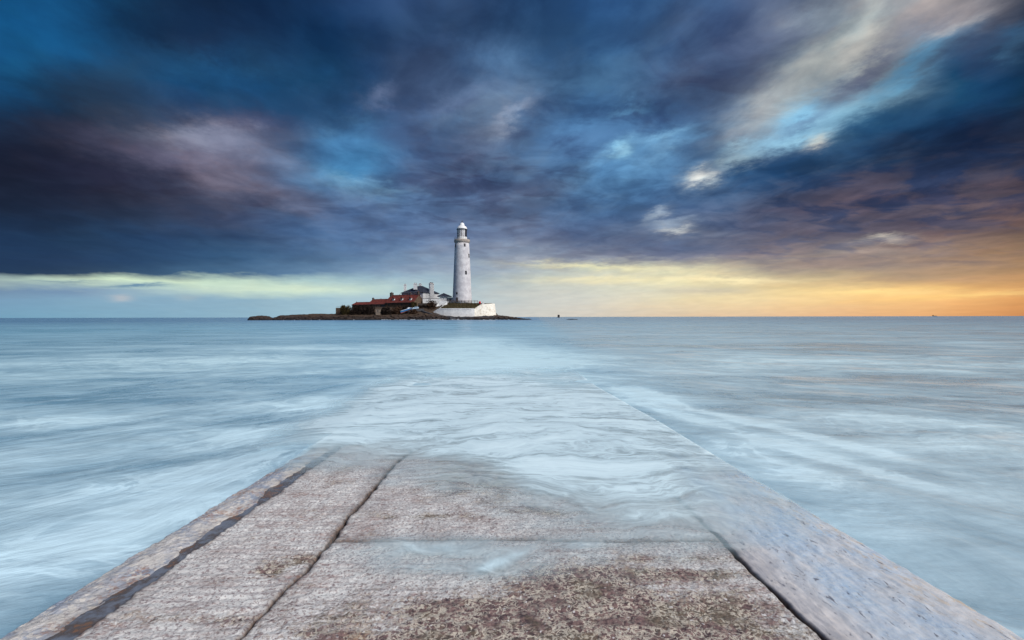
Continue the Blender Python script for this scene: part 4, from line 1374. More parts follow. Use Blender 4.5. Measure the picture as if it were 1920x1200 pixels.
def build_keepers_house():
    Y0 = 266.0
    c = P(793.2, 560, Y0)
    F = Frame((c.x, Y0, 0), 28)
    zg, ze = 7.9, P(793, 549.0, Y0).z
    W, D = 15.2, 14.2
    root = empty('keepers_house', (c.x, Y0, zg), label='white two storey house with hipped slate roof and four chimneys', cat='house')
    part('wall', nbox(F, 0, W, 0, D, zg - 1.5, ze), M['white'], root)
    zr = P(782, 536.0, Y0 + 9).z
    part('roof', hip_roof(F, -0.5, W + 0.5, -0.5, D + 0.5, ze + 0.28, zr, W * 0.40, W * 0.62), M['slate'], root)
    part('gutter', nbox(F, -0.58, W + 0.58, -0.58, -0.502, ze + 0.02, ze + 0.16), M['frame'], root)
    chimney(root, 759.8, 532, 543, 4.2, Y0 + 13.0, M['white'], pots=1, drop=4.0)
    chimney(root, 779.0, 530.2, 541, 6.0, Y0 + 5.0, M['white'], pots=2)
    chimney(root, 788.0, 531.2, 537, 5.0, Y0 + 12.5, M['white'], pots=2)
    # the big outside stack on the right-hand wall
    bm = nbox(F, -0.95, -0.003, 5.2, 8.6, zg - 1.5, P(804, 531.4, Y0 + 6).z)
    zt = P(804, 531.4, Y0 + 6).z
    box(bm, F, -1.1, 0.14, 5.05, 8.75, zt - 0.55, zt - 0.3)
    o = part('chimney', bm, M['white'], root, label='tall broad outside chimney stack on the right wall')
    for i in range(4):
        q = F(-0.47, 5.7 + i * 0.8, zt)
        part('chimney_pot', lathe(bmesh.new(), q.x, q.y, [(0.27, zt), (0.22, zt + 0.4), (0.26, zt + 0.5)], 10), M['pot'], root, parent=o)
    window_on(root, F, 2.4, P(786, 556.3, Y0).z, 0.95, 1.5)
    window_on(root, F, 6.6, P(786, 556.3, Y0).z, 0.95, 1.5)
    window_on(root, F, 11.0, P(786, 556.3, Y0).z, 0.95, 1.5)
    window_on(root, F, 2.4, P(786, 566.5, Y0).z, 0.95, 1.6)
    # low extension in front with a coping
    a0 = P(792.5, 568, 262.0)


build_keepers_house()


def cottage(px, Y, W, D, th, zg, ze, zr, label, chims, dormers=(), windows=(), doors=(), ridge_tiles=()):
    c = P(px, 570, Y)
    F = Frame((c.x, Y, 0), th)
    root = empty('cottage', (c.x, Y, zg), label=label, cat='cottage', group='red roofed stone cottages in a row')
    bm = bmesh.new()
    # walls with gables
    for a in (0.0, W):
        pass
    v = {}
    for i, a in enumerate((0, W)):
        v[i] = [bm.verts.new(F(a, 0, zg - 2)), bm.verts.new(F(a, D, zg - 2)), bm.verts.new(F(a, D, ze)), bm.verts.new(F(a, D / 2, zr - 0.12)), bm.verts.new(F(a, 0, ze))]
        bm.faces.new(v[i])
    for q in range(5):
        bm.faces.new([v[0][q], v[0][(q + 1) % 5], v[1][(q + 1) % 5], v[1][q]])
    part('wall', bm, M['stone'], root)
    # roof: two thick slopes
    bm = bmesh.new()
    ov, th_ = 0.35, 0.16
    sl = (zr - ze) / (D / 2)
    for s_ in (0, 1):
        b_e = -ov if s_ == 0 else D + ov
        ring = []
        for a in (-0.12, W + 0.12):
            lo = (b_e, ze - ov * sl)
            hi = (D / 2, zr)
            ring.append([F(a, lo[0], lo[1]), F(a, hi[0], hi[1]), F(a, hi[0], hi[1] + th_), F(a, lo[0], lo[1] + th_)])
        vs = [bm.verts.new(p_) for p_ in ring[0] + ring[1]]
        for f in ((0, 1, 2, 3), (4, 5, 6, 7), (0, 1, 5, 4), (1, 2, 6, 5), (2, 3, 7, 6), (3, 0, 4, 7)):
            bm.faces.new([vs[i] for i in f])
    # pantile rolls running down the front slope
    nr = int(W / 0.42)
    for i in range(nr):
        a = (i + 0.5) * W / nr
        p0 = F(a, -ov + 0.02, ze - ov * sl + th_ + 0.02)
        p1 = F(a, D / 2 - 0.05, zr + th_ + 0.02)
        bar(bm, p0, p1, 0.075, 4)
    rf = part('roof', bm, M['redtile'], root)
    bm = nbox(F, -0.1, W + 0.1, D / 2 - 0.18, D / 2 + 0.18, zr + th_ - 0.02, zr + th_ + 0.14)
    part('ridge', bm, M['pot'], root, parent=rf)
    part('fascia', nbox(F, -0.1, W + 0.1, -ov - 0.08, -ov - 0.003, ze - ov * sl - 0.12, ze - ov * sl + 0.12), M['frame'], root)
    for (a, h, w, np_) in chims:
        q = nbox(F, a - w / 2, a + w / 2, D / 2 - w * 0.7, D / 2 + w * 0.7, zr - 1.0, zr + h)
        box(q, F, a - w / 2 - .08, a + w / 2 + .08, D / 2 - w * .7 - .08, D / 2 + w * .7 + .08, zr + h - .25, zr + h - .08)
        o = part('chimney', q, M['dkstone'], root)
        for i in range(np_):
            qq = F(a, D / 2 + (i - (np_ - 1) / 2) * 0.5, zr + h)
            part('chimney_pot', lathe(bmesh.new(), qq.x, qq.y, [(0.15, zr + h - 0.01), (0.12, zr + h + 0.4), (0.15, zr + h + 0.45)], 8), M['pot'], root, parent=o)
    for (a, z0_, wd, hd) in dormers:
        # a gabled dormer standing on the front slope
        bf = (z0_ - ze) / sl + 0.05
        bb = (z0_ + hd + 0.6 - ze) / sl
        o = part('dormer', nbox(F, a - wd / 2, a + wd / 2, bf, bb, z0_, z0_ + hd), M['wframe'], root)
        bm = bmesh.new()
        vs = []
        for b in (bf - 0.22, bb + 0.7):
            vs.append([bm.verts.new(F(a - wd / 2 - 0.22, b, z0_ + hd - 0.12)), bm.verts.new(F(a + wd / 2 + 0.22, b, z0_ + hd - 0.12)), bm.verts.new(F(a, b, z0_ + hd + 0.75))])
            bm.faces.new(vs[-1])
        for q in range(3):
            bm.faces.new([vs[0][q], vs[0][(q + 1) % 3], vs[1][(q + 1) % 3], vs[1][q]])
        part('dormer_roof', bm, M['redtile'], root, parent=o)
        part('pane', nbox(F, a - wd * 0.30, a + wd * 0.30, bf - 0.03, bf + 0.05, z0_ + 0.5, z0_ + hd - 0.2), M['palestone'], root, parent=o)
    for (a, z, w, h) in windows:
        window_on(root, F, a, z, w, h, frame='frame')
    for (a, z, w, h, mt) in doors:
        part('door', nbox(F, a - w / 2, a + w / 2, -0.06, 0.05, z, z + h), M[mt], root)
    for a in ridge_tiles:
        q = F(a, D / 2, zr + 0.2)
        part('roof_vent', lathe(bmesh.new(), q.x, q.y, [(0.16, q.z), (0.14, q.z + 0.45), (0.2, q.z + 0.5)], 8), M['dkstone'], root, parent=rf)
    return F


ze1, zr1 = P(776, 566.2, 254).z, P(760, 553.4, 262).z
cottage(775.5, 254, 20.2, 8.6, 30, 5.6, ze1, zr1, 'largest brown stone cottage with red tiled roof and three dormers', [(0.5, 1.5, 0.75, 2), (6.0, 1.1, 0.6, 1), (19.6, 1.6, 1.2, 2)],
        dormers=[(3.2, ze1 + 0.75, 1.25, 1.45), (9.2, ze1 + 0.75, 1.25, 1.45), (15.2, ze1 + 0.75, 1.25, 1.45)],
        windows=[(2.5, ze1 - 1.7, 0.9, 0.8), (8.5, ze1 - 1.7, 0.9, 0.8), (17.5, ze1 - 1.7, 0.9, 0.8)], ridge_tiles=(3.0, 13.6))
ze2, zr2 = P(706, 569.8, 264.3).z, P(706, 561.4, 270).z
cottage(722.8, 264.3, 13.6, 7.6, 30, 6.0, ze2, zr2, 'middle sized stone cottage with plain red roof between two others', [(13.2, 0.95, 0.7, 1)],
        doors=[(1.8, ze2 - 2.3, 3.0, 2.0, 'dark'), (5.4, ze2 - 2.2, 2.2, 2.0, 'palestone'), (8.4, ze2 - 2.2, 2.2, 2.0, 'palestone')], ridge_tiles=(7.2,))
ze3, zr3 = P(674, 571.0, 271.2).z, P(674, 567.0, 275).z
cottage(688.2, 271.2, 12.0, 6.0, 30, 6.0, ze3, zr3, 'lowest red roofed outbuilding at the left end of the row', [], ridge_tiles=(11.6,), windows=[(6.0, ze3 - 1.5, 0.8, 0.7)])


# pavilion with a pyramid roof beside the tower, white yard walls either side
def build_pavilion():
    Y0 = 259.0
    k_ = Y0 / FPX
    F = Frame((P(837.3, 560, Y0).x, Y0, 0), 0)
    root = empty('porch_pavilion', (P(831, 560, Y0).x, Y0, 8.1), label='small square white pavilion with slate pyramid roof beside the tower', cat='pavilion')
    W = 12.3 * k_
    ze = P(832, 555.6, Y0).z
    part('wall', nbox(F, 0, W, 0, W, 7.6, ze), M['white'], root)
    part('roof', hip_roof(F, -8.2 * k_, W + 5.4 * k_, -0.9, W + 1.4, ze + 0.12, P(832, 549.4, Y0 + 2).z, W / 2 - 0.05, W / 2 + 0.05), M['slate'], root)
    part('soffit', nbox(F, -7.6 * k_, W + 4.8 * k_, -0.75, W + 1.2, ze - 0.28, ze - 0.105), M['white'], root)
    part('door', nbox(F, 1.2, 2.1, -0.05, 0.05, 8.1, 10.1), M['wframe'], root)


build_pavilion()


def yard_wall(px0, px1, py0, Y, label, wins=(), th=0.5, zb=7.6):
    x0, x1 = (px0 - 960) / FPX * Y, (px1 - 960) / FPX * Y
    zt = P((px0 + px1) / 2, py0, Y).z
    root = empty('yard_wall', ((x0 + x1) / 2, Y, zb), label=label, cat='wall', group='white yard walls beside the pavilion')
    part('wall', nbox(WORLD, x0, x1, Y, Y + th, zb, zt - 0.16), M['white'], root)
    part('coping', nbox(WORLD, x0 - 0.02, x1 + 0.02, Y - 0.08, Y + th + 0.08, zt - 0.158, zt), M['slate'], root)
    for (px, py0_, py1_, w) in wins:
        kk = Y / FPX
        Fw = Frame(((px - 960) * kk + w * kk / 2, Y, 0), 0)
        window_on(root, Fw, w * kk / 2, P(px, py1_, Y).z, w * kk, (py1_ - py0_) * kk, frame='wframe')


yard_wall(792.8, 824.8, 559.6, 258.5, 'long low white wall between the house and the pavilion', wins=[(800.5, 563.8, 565.4, 2.6)])
yard_wall(837.6, 850.0, 557.8, 260.5, 'short white wall with a paned window between pavilion and tower', wins=[(844.4, 560.2, 564.6, 3.4)])


# ------------------------------------------------------------------ terrace: retaining wall, steps, bank, fence
def wall_run(path, mat, root, name, th=0.7, batter=0.0):
    """path: (px, py_bottom, py_top, Y)"""
    bm = bmesh.new()
    pts = []
    for (px, yb, yt, Y) in path:
        b_ = P(px, yb, Y)
        t_ = P(px, yt, Y)
        pts.append((b_, t_))
    rings = []
    for i, (b_, t_) in enumerate(pts):
        q0 = pts[max(i - 1, 0)][0]
        q1 = pts[min(i + 1, len(pts) - 1)][0]
        d = Vector((q1.x - q0.x, q1.y - q0.y, 0)).normalized()
        n_ = Vector((-d.y, d.x, 0))
        bt = Vector((b_.x, b_.y, b_.z - 0.8))
        tp = Vector((b_.x, b_.y, t_.z)) + n_ * batter
        rings.append([bm.verts.new(bt), bm.verts.new(tp), bm.verts.new(tp + n_ * th), bm.verts.new(bt + n_ * (th + batter))])
    for a, b in zip(rings, rings[1:]):
        for k_ in range(4):
            bm.faces.new([a[k_], a[(k_ + 1) % 4], b[(k_ + 1) % 4], b[k_]])
    bm.faces.new(rings[0]); bm.faces.new(rings[-1])
    return part(name, bm, mat, root)


def build_terrace():
    root = empty('retaining_wall', tuple(P(860, 592, 247)), label='curved whitewashed retaining wall below the grassy bank and tower', cat='wall')
    wall_run([(811.5, 586.4, 585.2, 250), (818, 588.0, 581.0, 249.2), (823.5, 589.0, 578.1, 248.7), (832, 590.6, 578.1, 248), (845, 591.9, 578.1, 247.3), (860, 592.3, 578.1, 247), (875, 592.1, 578.1, 247), (884, 591.9, 578.2, 247.2), (890, 591.6, 578.4, 247.5)], M['white'], root, 'wall')
    wall_run([(890.05, 591.6, 578.6, 247.45), (896, 591.0, 574.8, 247.8), (902.5, 590.3, 571.0, 248.3), (908, 590.2, 570.0, 248.8), (914, 590.8, 569.6, 249.4), (921, 591.4, 569.4, 250.4), (927.5, 591.8, 569.2, 252), (930.5, 592.0, 569.4, 255), (931, 592.0, 569.6, 259), (929.5, 592.0, 570.0, 264), (925, 592.0, 570.5, 272)], M['cream'], root, 'bastion_wall', batter=0.9, th=0.9).__setitem__('label', 'rough cream coloured bastion at the right end')
    # rail fixed along the wall, as a faint dark line
    bm = bmesh.new()
    pr = [(822, 580.0, 248.6), (832, 580.2, 247.9), (845, 580.4, 247.15), (860, 580.5, 246.85), (875, 580.4, 246.85), (884, 580.0, 247.05)]
    for a, b in zip(pr, pr[1:]):
        bar(bm, P(*a), P(*b), 0.035, 4)
    part('handrail', bm, M['iron'], root)
    # grassy bank
    n, k_ = 90, 14
    tx = np.linspace(0, 1, n)
    ty = np.linspace(0, 1, k_)
    TX, TY = np.meshgrid(tx, ty)
    bot_px = 825.5 + (890.5 - 825.5) * TX
    top_px = 838.5 + (903.0 - 838.5) * TX
    PXg = bot_px + (top_px - bot_px) * TY
    Yg = np.interp(bot_px, [820, 832, 845, 860, 884, 892], [249.0, 248.4, 247.7, 247.4, 247.7, 248.2]) + TY * 5.6
    py = 577.9 - TY * (9.6 + 0.8 * (1 - TX) - 0.9 * smst(TX, 0.9, 1)) + 1.2 * np.maximum(0, TX - 0.93) * 10 * (1 - TY)
    Z = CAM_H - (py - 594.3) / FPX * Yg + 0.35 * fbm(PXg * 0.25, TY * 4, 4, 120) * np.sin(np.pi * TY)
    X = (PXg - 960) / FPX * Yg
    tag(link_mesh('grassy_bank', grid_mesh('grassy_bank', X, Yg, Z), M['grass']), kind='structure')
    # grass tufts over the bank: uncountable
    bm = bmesh.new()
    for i in range(2600):
        a, b = random.random(), random.random() ** 0.8
        ii, jj = int(b * (k_ - 1)), int(a * (n - 1))
        x_, y_, z_ = X[ii, jj], Yg[ii, jj], Z[ii, jj]
        h_ = random.uniform(0.15, 0.5)
        w_ = random.uniform(0.05, 0.16)
        an = random.uniform(0, 6.28)
        dx, dy = math.cos(an) * w_, math.sin(an) * w_
        v1 = bm.verts.new((x_ - dx, y_ - dy, z_ - 0.03)); v2 = bm.verts.new((x_ + dx, y_ + dy, z_ - 0.03))
        v3 = bm.verts.new((x_ + random.uniform(-.2, .2), y_ + random.uniform(-.2, .2), z_ + h_))
        bm.faces.new([v1, v2, v3])
    tag(part('grass', bm, M['grass']), 'rough dark grass on the bank above the white wall', 'grass', kind='stuff')
    # terrace top
    k2 = 254.0
    zt = P(866, 568.2, 253).z - 0.12
    x0, x1 = P(838, 568, 253).x, P(922, 568, 253).x
    me_ = nbox(WORLD, x0, x1, 253.0, 272.0, zt - 0.3, zt)
    tag(part('terrace', me_, M['grass']), kind='structure')
    # timber fence along its edge
    fr = empty('fence', tuple(P(866, 568, 252.9)), label='dark timber post and rail fence along the top of the bank', cat='fence')
    posts = [839, 845.5, 852, 859, 865.5, 872, 878, 884, 890, 895.3]
    for px in posts:
        q = P(px, 568.6, 252.8)
        part('post', nbox(WORLD, q.x - 0.09, q.x + 0.09, 252.72, 252.9, q.z - 0.5, P(px, 563.2, 252.8).z), M['wood'], fr)
    for py_ in (563.8, 565.9):
        a, b = P(838.4, py_, 252.68), P(895.8, py_, 252.68)
        part('rail', nbox(WORLD, a.x, b.x, 252.63, 252.715, (a.z + b.z) / 2 - 0.07, (a.z + b.z) / 2 + 0.07), M['wood'], fr)
    a, b = P(895.6, 563.2, 252.8), P(895.6, 568.6, 252.8)
    # red lifebuoy cabinet on a post
    q = P(899.5, 567.3, 252.0)
    kx = 252.0 / FPX
    lr = empty('lifebuoy_cabinet', (q.x, 252.0, q.z - 0.9), label='small bright red cabinet at the right end of the fence', cat='cabinet')
    part('post', nbox(WORLD, q.x - 0.07, q.x + 0.07, 251.95, 252.1, q.z - 1.8, q.z - 0.55), M['wood'], lr)
    part('cabinet', lathe(bmesh.new(), q.x, 252.0, [(0.50, q.z - 0.55), (0.58, q.z - 0.4), (0.58, q.z + 0.4), (0.45, q.z + 0.62)], 12), M['red'], lr)
    # white box on the bastion
    q = P(905.8, 569.6, 252.5)
    part_root = empty('utility_box', (q.x, 252.5, q.z), label='small white box on the bastion right of the red cabinet', cat='box')
    part('box_body', nbox(WORLD, q.x - 0.55, q.x + 0.55, 252.2, 252.8, q.z - 0.6, q.z + 0.75), M['white'], part_root)
    part('lid', nbox(WORLD, q.x - 0.6, q.x + 0.6, 252.15, 252.85, q.z + 0.752, q.z + 0.85), M['white'], part_root)
    # a few merlon stones on the bastion edge
    # staircase
    st = empty('staircase', tuple(P(812, 587, 250.5)), label='flight of steps between white parapets climbing to the terrace', cat='staircase')
    A0, A1 = P(808.5, 587.0, 250.4), P(828.5, 571.2, 252.8)
    ns = 22
    for i in range(ns):
        t0, t1 = i / ns, (i + 1) / ns
        p0, p1 = A0.lerp(A1, t0), A0.lerp(A1, t1)
        part('step', hexa([Vector((p0.x, p0.y, p0.z - 1.6)), Vector((p1.x, p1.y, p1.z - 1.6)), Vector((p1.x, p1.y + 1.6, p1.z - 1.6)), Vector((p0.x, p0.y + 1.6, p0.z - 1.6)),
                           Vector((p0.x, p0.y, p1.z)), Vector((p1.x - 0.003, p1.y, p1.z)), Vector((p1.x - 0.003, p1.y + 1.6, p1.z)), Vector((p0.x, p0.y + 1.6, p1.z))]), M['dkstone'], st)

    def parapet(pa, pb, ha, hb, dz0, y_off, th):
        return hexa([Vector((pa.x, pa.y + y_off, pa.z - dz0)), Vector((pb.x, pb.y + y_off, pb.z - dz0)), Vector((pb.x, pb.y + y_off + th, pb.z - dz0)), Vector((pa.x, pa.y + y_off + th, pa.z - dz0)),
                     Vector((pa.x, pa.y + y_off, pa.z + ha)), Vector((pb.x, pb.y + y_off, pb.z + hb)), Vector((pb.x, pb.y + y_off + th, pb.z + hb)), Vector((pa.x, pa.y + y_off + th, pa.z + ha))])
    A0b, A1b = P(807.0, 586.6, 250.4), P(823.0, 571.6, 252.8)
    part('parapet', parapet(A0b, A1b, 1.0, 1.2, 0.2, 1.65, 0.35), M['white'], st)
    B0, B1 = P(812.2, 587.2, 249.9), P(838.5, 567.2, 252.4)
    part('parapet', parapet(B0, B1, -0.15, 0.30, 1.5, 0.0, 0.35), M['white'], st)
    # gate landing at the head of the stairs
    q0, q1 = P(822.5, 567, 252.9), P(840, 567, 252.9)
    part('landing_wall', nbox(WORLD, q0.x, q1.x, 254.2, 254.6, 6.8, P(831, 564.8, 254.2).z), M['white'], st)


build_terrace()


# ------------------------------------------------------------------ shrubs
def shrub_mat(name, c1, c2):
    m, N, b, out = new_mat(name)
    geo = N.n('ShaderNodeNewGeometry')
    n1 = N.noise(geo.outputs['Position'], 1.2, 4, 0.6)
    c = N.mix(N.step(n1, 0.35, 0.65), c1, c2)
    N.put(b.inputs['Base Color'], c)
    b.inputs['Roughness'].default_value = 0.9
    b.inputs['Specular IOR Level'].default_value = 0.1
    return m


M['shrub_dark'] = shrub_mat('dark_bramble', (0.012, 0.009, 0.008), (0.030, 0.020, 0.015))
M['shrub_brown'] = shrub_mat('bare_brown_scrub', (0.040, 0.022, 0.015), (0.078, 0.044, 0.026))
M['shrub_olive'] = shrub_mat('olive_scrub', (0.035, 0.030, 0.012), (0.075, 0.055, 0.022))


def shrub(px0, px1, py0, py1, Y, mat, label, seed, leaves=2600):
    rnd = random.Random(seed)
    kk = Y / FPX
    xc = ((px0 + px1) / 2 - 960) * kk
    rx = (px1 - px0) / 2 * kk
    zt, zb = P((px0 + px1) / 2, py0, Y).z, P((px0 + px1) / 2, py1, Y).z
    h = zt - zb
    ry = min(rx, 3.0)
    root = empty('shrub', (xc, Y, zb), label=label, cat='shrub', group='winter shrubs in front of the buildings')
    # several limbs reaching into the crown
    bm = bmesh.new()
    tips = []
    for i in range(16):
        a = rnd.uniform(0, 6.28)
        r_ = rnd.uniform(0.3, 0.95)
        tip = Vector((xc + rx * r_ * math.cos(a), Y + ry * r_ * math.sin(a), zb + h * rnd.uniform(0.55, 1.0) * (1 - 0.35 * r_ * r_)))
        bar(bm, (xc + rx * 0.4 * r_ * math.cos(a), Y + ry * .4 * r_ * math.sin(a), zb - 0.8), tip, 0.05, 4)
        tips.append(tip)
        for j in range(3):
            t2 = tip + Vector((rnd.uniform(-1, 1) * rx * .22, rnd.uniform(-1, 1) * ry * .3, rnd.uniform(-0.1, 0.18) * h))
            bar(bm, tip.lerp(Vector((xc, Y, zb)), 0.25), t2, 0.02, 3)
            tips.append(t2)
    part('stems', bm, M['shrub_dark'], root)
    bm = bmesh.new()
    lobes = [(rnd.uniform(-0.62, 0.62), rnd.uniform(-0.5, 0.5), rnd.uniform(0.15, 0.62), rnd.uniform(0.30, 0.5)) for _ in range(11)] + [(0, 0, 0.2, 0.75)]
    for i in range(leaves):
        lx, ly, lz, lr = lobes[rnd.randrange(len(lobes))]
        d = Vector((rnd.gauss(0, 1), rnd.gauss(0, 1), rnd.gauss(0, 1))).normalized() * lr * rnd.uniform(0.2, 1.04) ** 0.5
        ux, uy, uz = lx + d.x, ly + d.y, lz + d.z * 0.95
        if uz < -0.08:
            uz = rnd.uniform(-0.08, 0.1)
        c = Vector((xc + rx * ux, Y + ry * uy, zb + h * min(uz, 1.05)))
        s_ = rnd.uniform(0.16, 0.42)
        n_ = Vector((rnd.uniform(-1, 1), rnd.uniform(-1, 1), rnd.uniform(-1, 1))).normalized()
        t_ = n_.orthogonal().normalized()
        b_ = n_.cross(t_)
        t_ = t_ * s_; b_ = b_ * s_ * rnd.uniform(0.25, 0.8)
        bm.faces.new([bm.verts.new(c - t_), bm.verts.new(c + b_), bm.verts.new(c + t_), bm.verts.new(c - b_ * 0.7)])
    part('foliage', bm, mat, root)


shrub(637, 660, 571.6, 590, 249.5, M['shrub_olive'], 'rounded brown olive shrub beside the leftmost stone wall end', 1)
shrub(656, 682, 570.8, 591.5, 249.0, M['shrub_dark'], 'dark shrub below the lowest red roof', 2, 3200)
shrub(676, 704, 570.5, 592.0, 249.5, M['shrub_dark'], 'darkest dense shrub left of the pale stone hut', 3, 3400)
shrub(713, 738, 574.5, 590, 249.0, M['shrub_dark'], 'low dark shrub just right of the pale stone hut', 4)
shrub(734, 757, 572.6, 589.5, 249.5, M['shrub_brown'], 'brown shrub in front of the largest cottage', 5)
shrub(752, 774, 571.2, 587, 251.5, M['shrub_dark'], 'dark shrub behind the blue boat', 6)
shrub(770, 782, 565.5, 575, 253.0, M['shrub_olive'], 'small greenish shrub at the corner of the largest cottage', 7, 1400)
shrub(795, 822, 561.5, 585.5, 253.6, M['shrub_brown'], 'reddish brown bare shrub left of the white staircase', 8, 3400)
shrub(766, 784, 579.5, 588.5, 246.5, M['shrub_brown'], 'low rusty scrub on the bank below the car', 9, 1600)
shrub(781, 800, 570.5, 582.0, 255.6, M['shrub_dark'], 'dark thicket against the cottage gable above the car', 10, 1800)


# stone wall end, gatepost hut, dark yard wall
def build_small_stone():
    Y = 252.0
    k_ = Y / FPX
    a, b = P(629.5, 577.2, Y), P(640, 588.5, Y)
    r = empty('stone_wall', (a.x, Y, b.z), label='square dark stone wall end at the left edge of the buildings', cat='wall')
    part('wall', nbox(WORLD, a.x, b.x, Y, Y + 3.0, b.z - 1.2, a.z), M['stone'], r)
    bm = bmesh.new()
    for i, px in enumerate((631.5, 634.5, 637.5)):
        q = P(px, 577.2, Y + 0.3)
        part('railing_post', bar(bmesh.new(), (q.x, q.y, q.z - 0.1), (q.x, q.y, P(px, 574.4, Y).z), 0.035, 5), M['iron'], r)
    part('rail', bar(bmesh.new(), P(631.3, 574.5, Y + 0.3), P(638, 574.5, Y + 0.3), 0.035, 5), M['iron'], r)
    Y = 247.5
    a, b = P(704.2, 579.6, Y), P(712.8, 590.5, Y)
    r = empty('stone_hut', (a.x, Y, b.z), label='pale square stone hut standing between dark shrubs on the shore', cat='hut')
    part('wall', nbox(WORLD, a.x, b.x, Y, Y + 1.8, b.z - 1.0, a.z - 0.2, taper=0.03), M['palestone'], r)
    part('cap', nbox(WORLD, a.x - 0.1, b.x + 0.1, Y - 0.1, Y + 1.9, a.z - 0.198, a.z), M['palestone'], r)
    part('opening', nbox(WORLD, a.x + 0.95, a.x + 1.45, Y - 0.02, Y + 0.05, a.z - 1.3, a.z - 0.7), M['dark'], r)
    Y = 257.0
    a, b = P(784, 568.5, Y), P(812, 583, Y)
    r = empty('yard_wall', (a.x, Y, b.z), label='dark brown stone wall between the largest cottage and the reddish shrub', cat='wall')
    part('wall', nbox(WORLD, a.x, b.x, Y, Y + 0.6, b.z - 1.5, a.z - 0.15), M['dkstone'], r)
    part('coping', nbox(WORLD, a.x - 0.02, b.x + 0.02, Y - 0.07, Y + 0.67, a.z - 0.148, a.z), M['stone'], r)


build_small_stone()


def build_roads():
    def ribbon(name, pts, w, mat):
        n = len(pts)
        pts = [P(*p_) for p_ in pts]
        L_, R_ = [], []
        for i, p_ in enumerate(pts):
            d = (pts[min(i + 1, n - 1)] - pts[max(i - 1, 0)]); d.z = 0; d.normalize()
            nn = Vector((-d.y, d.x, 0))
            L_.append(p_ + nn * w); R_.append(p_ - nn * w)
        bm = bmesh.new()
        rings = []
        for l, r_ in zip(L_, R_):
            rings.append([bm.verts.new(l), bm.verts.new(r_), bm.verts.new(r_ - Vector((0, 0, 1.0))), bm.verts.new(l - Vector((0, 0, 1.0)))])
        for a, b in zip(rings, rings[1:]):
            for k_ in range(4):
                bm.faces.new([a[k_], a[(k_ + 1) % 4], b[(k_ + 1) % 4], b[k_]])
        bm.faces.new(rings[0]); bm.faces.new(rings[-1])
        tag(part(name, bm, mat), kind='structure')
    ribbon('access_road', [(781, 578.6, 253), (790, 580.8, 251.8), (800, 584.6, 249.8), (812, 588.6, 247.6), (826, 591.4, 246), (842, 593.4, 244.6), (860, 594.2, 243.8), (880, 594.0, 243.8), (902, 592.8, 245), (925, 593.2, 247)], 1.5, M['asphalt'])
    ribbon('slipway', [(852, 593.8, 244.0), (854, 597.0, 241.5), (856, 599.4, 239.0), (857, 601.2, 236.0)], 2.6, M['asphalt'])


build_roads()


# ------------------------------------------------------------------ boat and car
def build_boat():
    a = P(751.6, 587.2, 245.5)        # bow, low end
    b = P(771.2, 579.8, 248.5)        # stern, high end
    root = empty('boat', tuple((a + b) / 2), label='blue open boat with white gunwale lying tilted on the bank', cat='boat')
    d = (b - a); L = d.length; d.normalize()
    up = Vector((0, 0, 1)); s = d.cross(up).normalized(); up = s.cross(d).normalized()
    if up.z < 0:
        up = -up

    def hull(z0f, z1f, wf):
        bm = bmesh.new()
        rings = []
        n = 12
        for i in range(n + 1):
            t = i / n
            w = 1.05 * wf * min(1.0, (math.sin(min(t, 0.6) / 0.6 * math.pi / 2)) ** 0.6 + 0.02)
            sheer = 0.32 * (1 - t) ** 2
            zb, zt_ = z0f, z1f
            zz0 = -0.15 + 1.05 * zb + sheer * zb
            zz1 = -0.15 + 1.05 * zt_ + sheer * zt_
            c = a + d * (L * t)
            w0 = w * (0.35 + 0.65 * zb ** 0.5)
            w1 = w * (0.35 + 0.65 * zt_ ** 0.5)
            rings.append([bm.verts.new(c + s * w0 + up * zz0), bm.verts.new(c + s * w1 + up * zz1), bm.verts.new(c - s * w1 + up * zz1), bm.verts.new(c - s * w0 + up * zz0)])
        for r0, r1 in zip(rings, rings[1:]):
            for k_ in range(4):
                bm.faces.new([r0[k_], r0[(k_ + 1) % 4], r1[(k_ + 1) % 4], r1[k_]])
        bm.faces.new(rings[0]); bm.faces.new(rings[-1])
        return bm
    part('bottom', hull(0.0, 0.28, 1.0), M['boatred'], root)
    part('hull', hull(0.29, 0.90, 1.0), M['boatblue'], root)
    part('gunwale', hull(0.902, 1.0, 1.04), M['boatwhite'], root)
    # small wheelhouse and engine
    c = a + d * (L * 0.80) + up * 1.2
    bm = bmesh.new()
    Fb = lambda u_, v_, w_: c + d * u_ + s * v_ + up * w_
    box(bm, Fb, -0.7, 0.4, -0.5, 0.5, -0.35, 0.12)
    part('cuddy', bm, M['boatwhite'], root)
    e = a + d * (L + 0.15) + up * 0.6
    Fe = lambda u_, v_, w_: e + d * u_ + s * v_ + up * w_
    part('outboard_motor', nbox(Fe, -0.1, 0.3, -0.2, 0.2, -0.7, 0.5), M['iron'], root)
    # cradle
    bm = bmesh.new()
    for t in (0.25, 0.75):
        q = a + d * (L * t)
        bar(bm, q + s * 0.9 + up * 0.1, q + s * 0.9 - Vector((0, 0, 1.5)), 0.07, 5)
        bar(bm, q - s * 0.9 + up * 0.1, q - s * 0.9 - Vector((0, 0, 1.5)), 0.07, 5)
        bar(bm, q + s * 0.9 - up * 0.1, q - s * 0.9 - up * 0.1, 0.07, 5)
    part('cradle', bm, M['wood'], root)


build_boat()


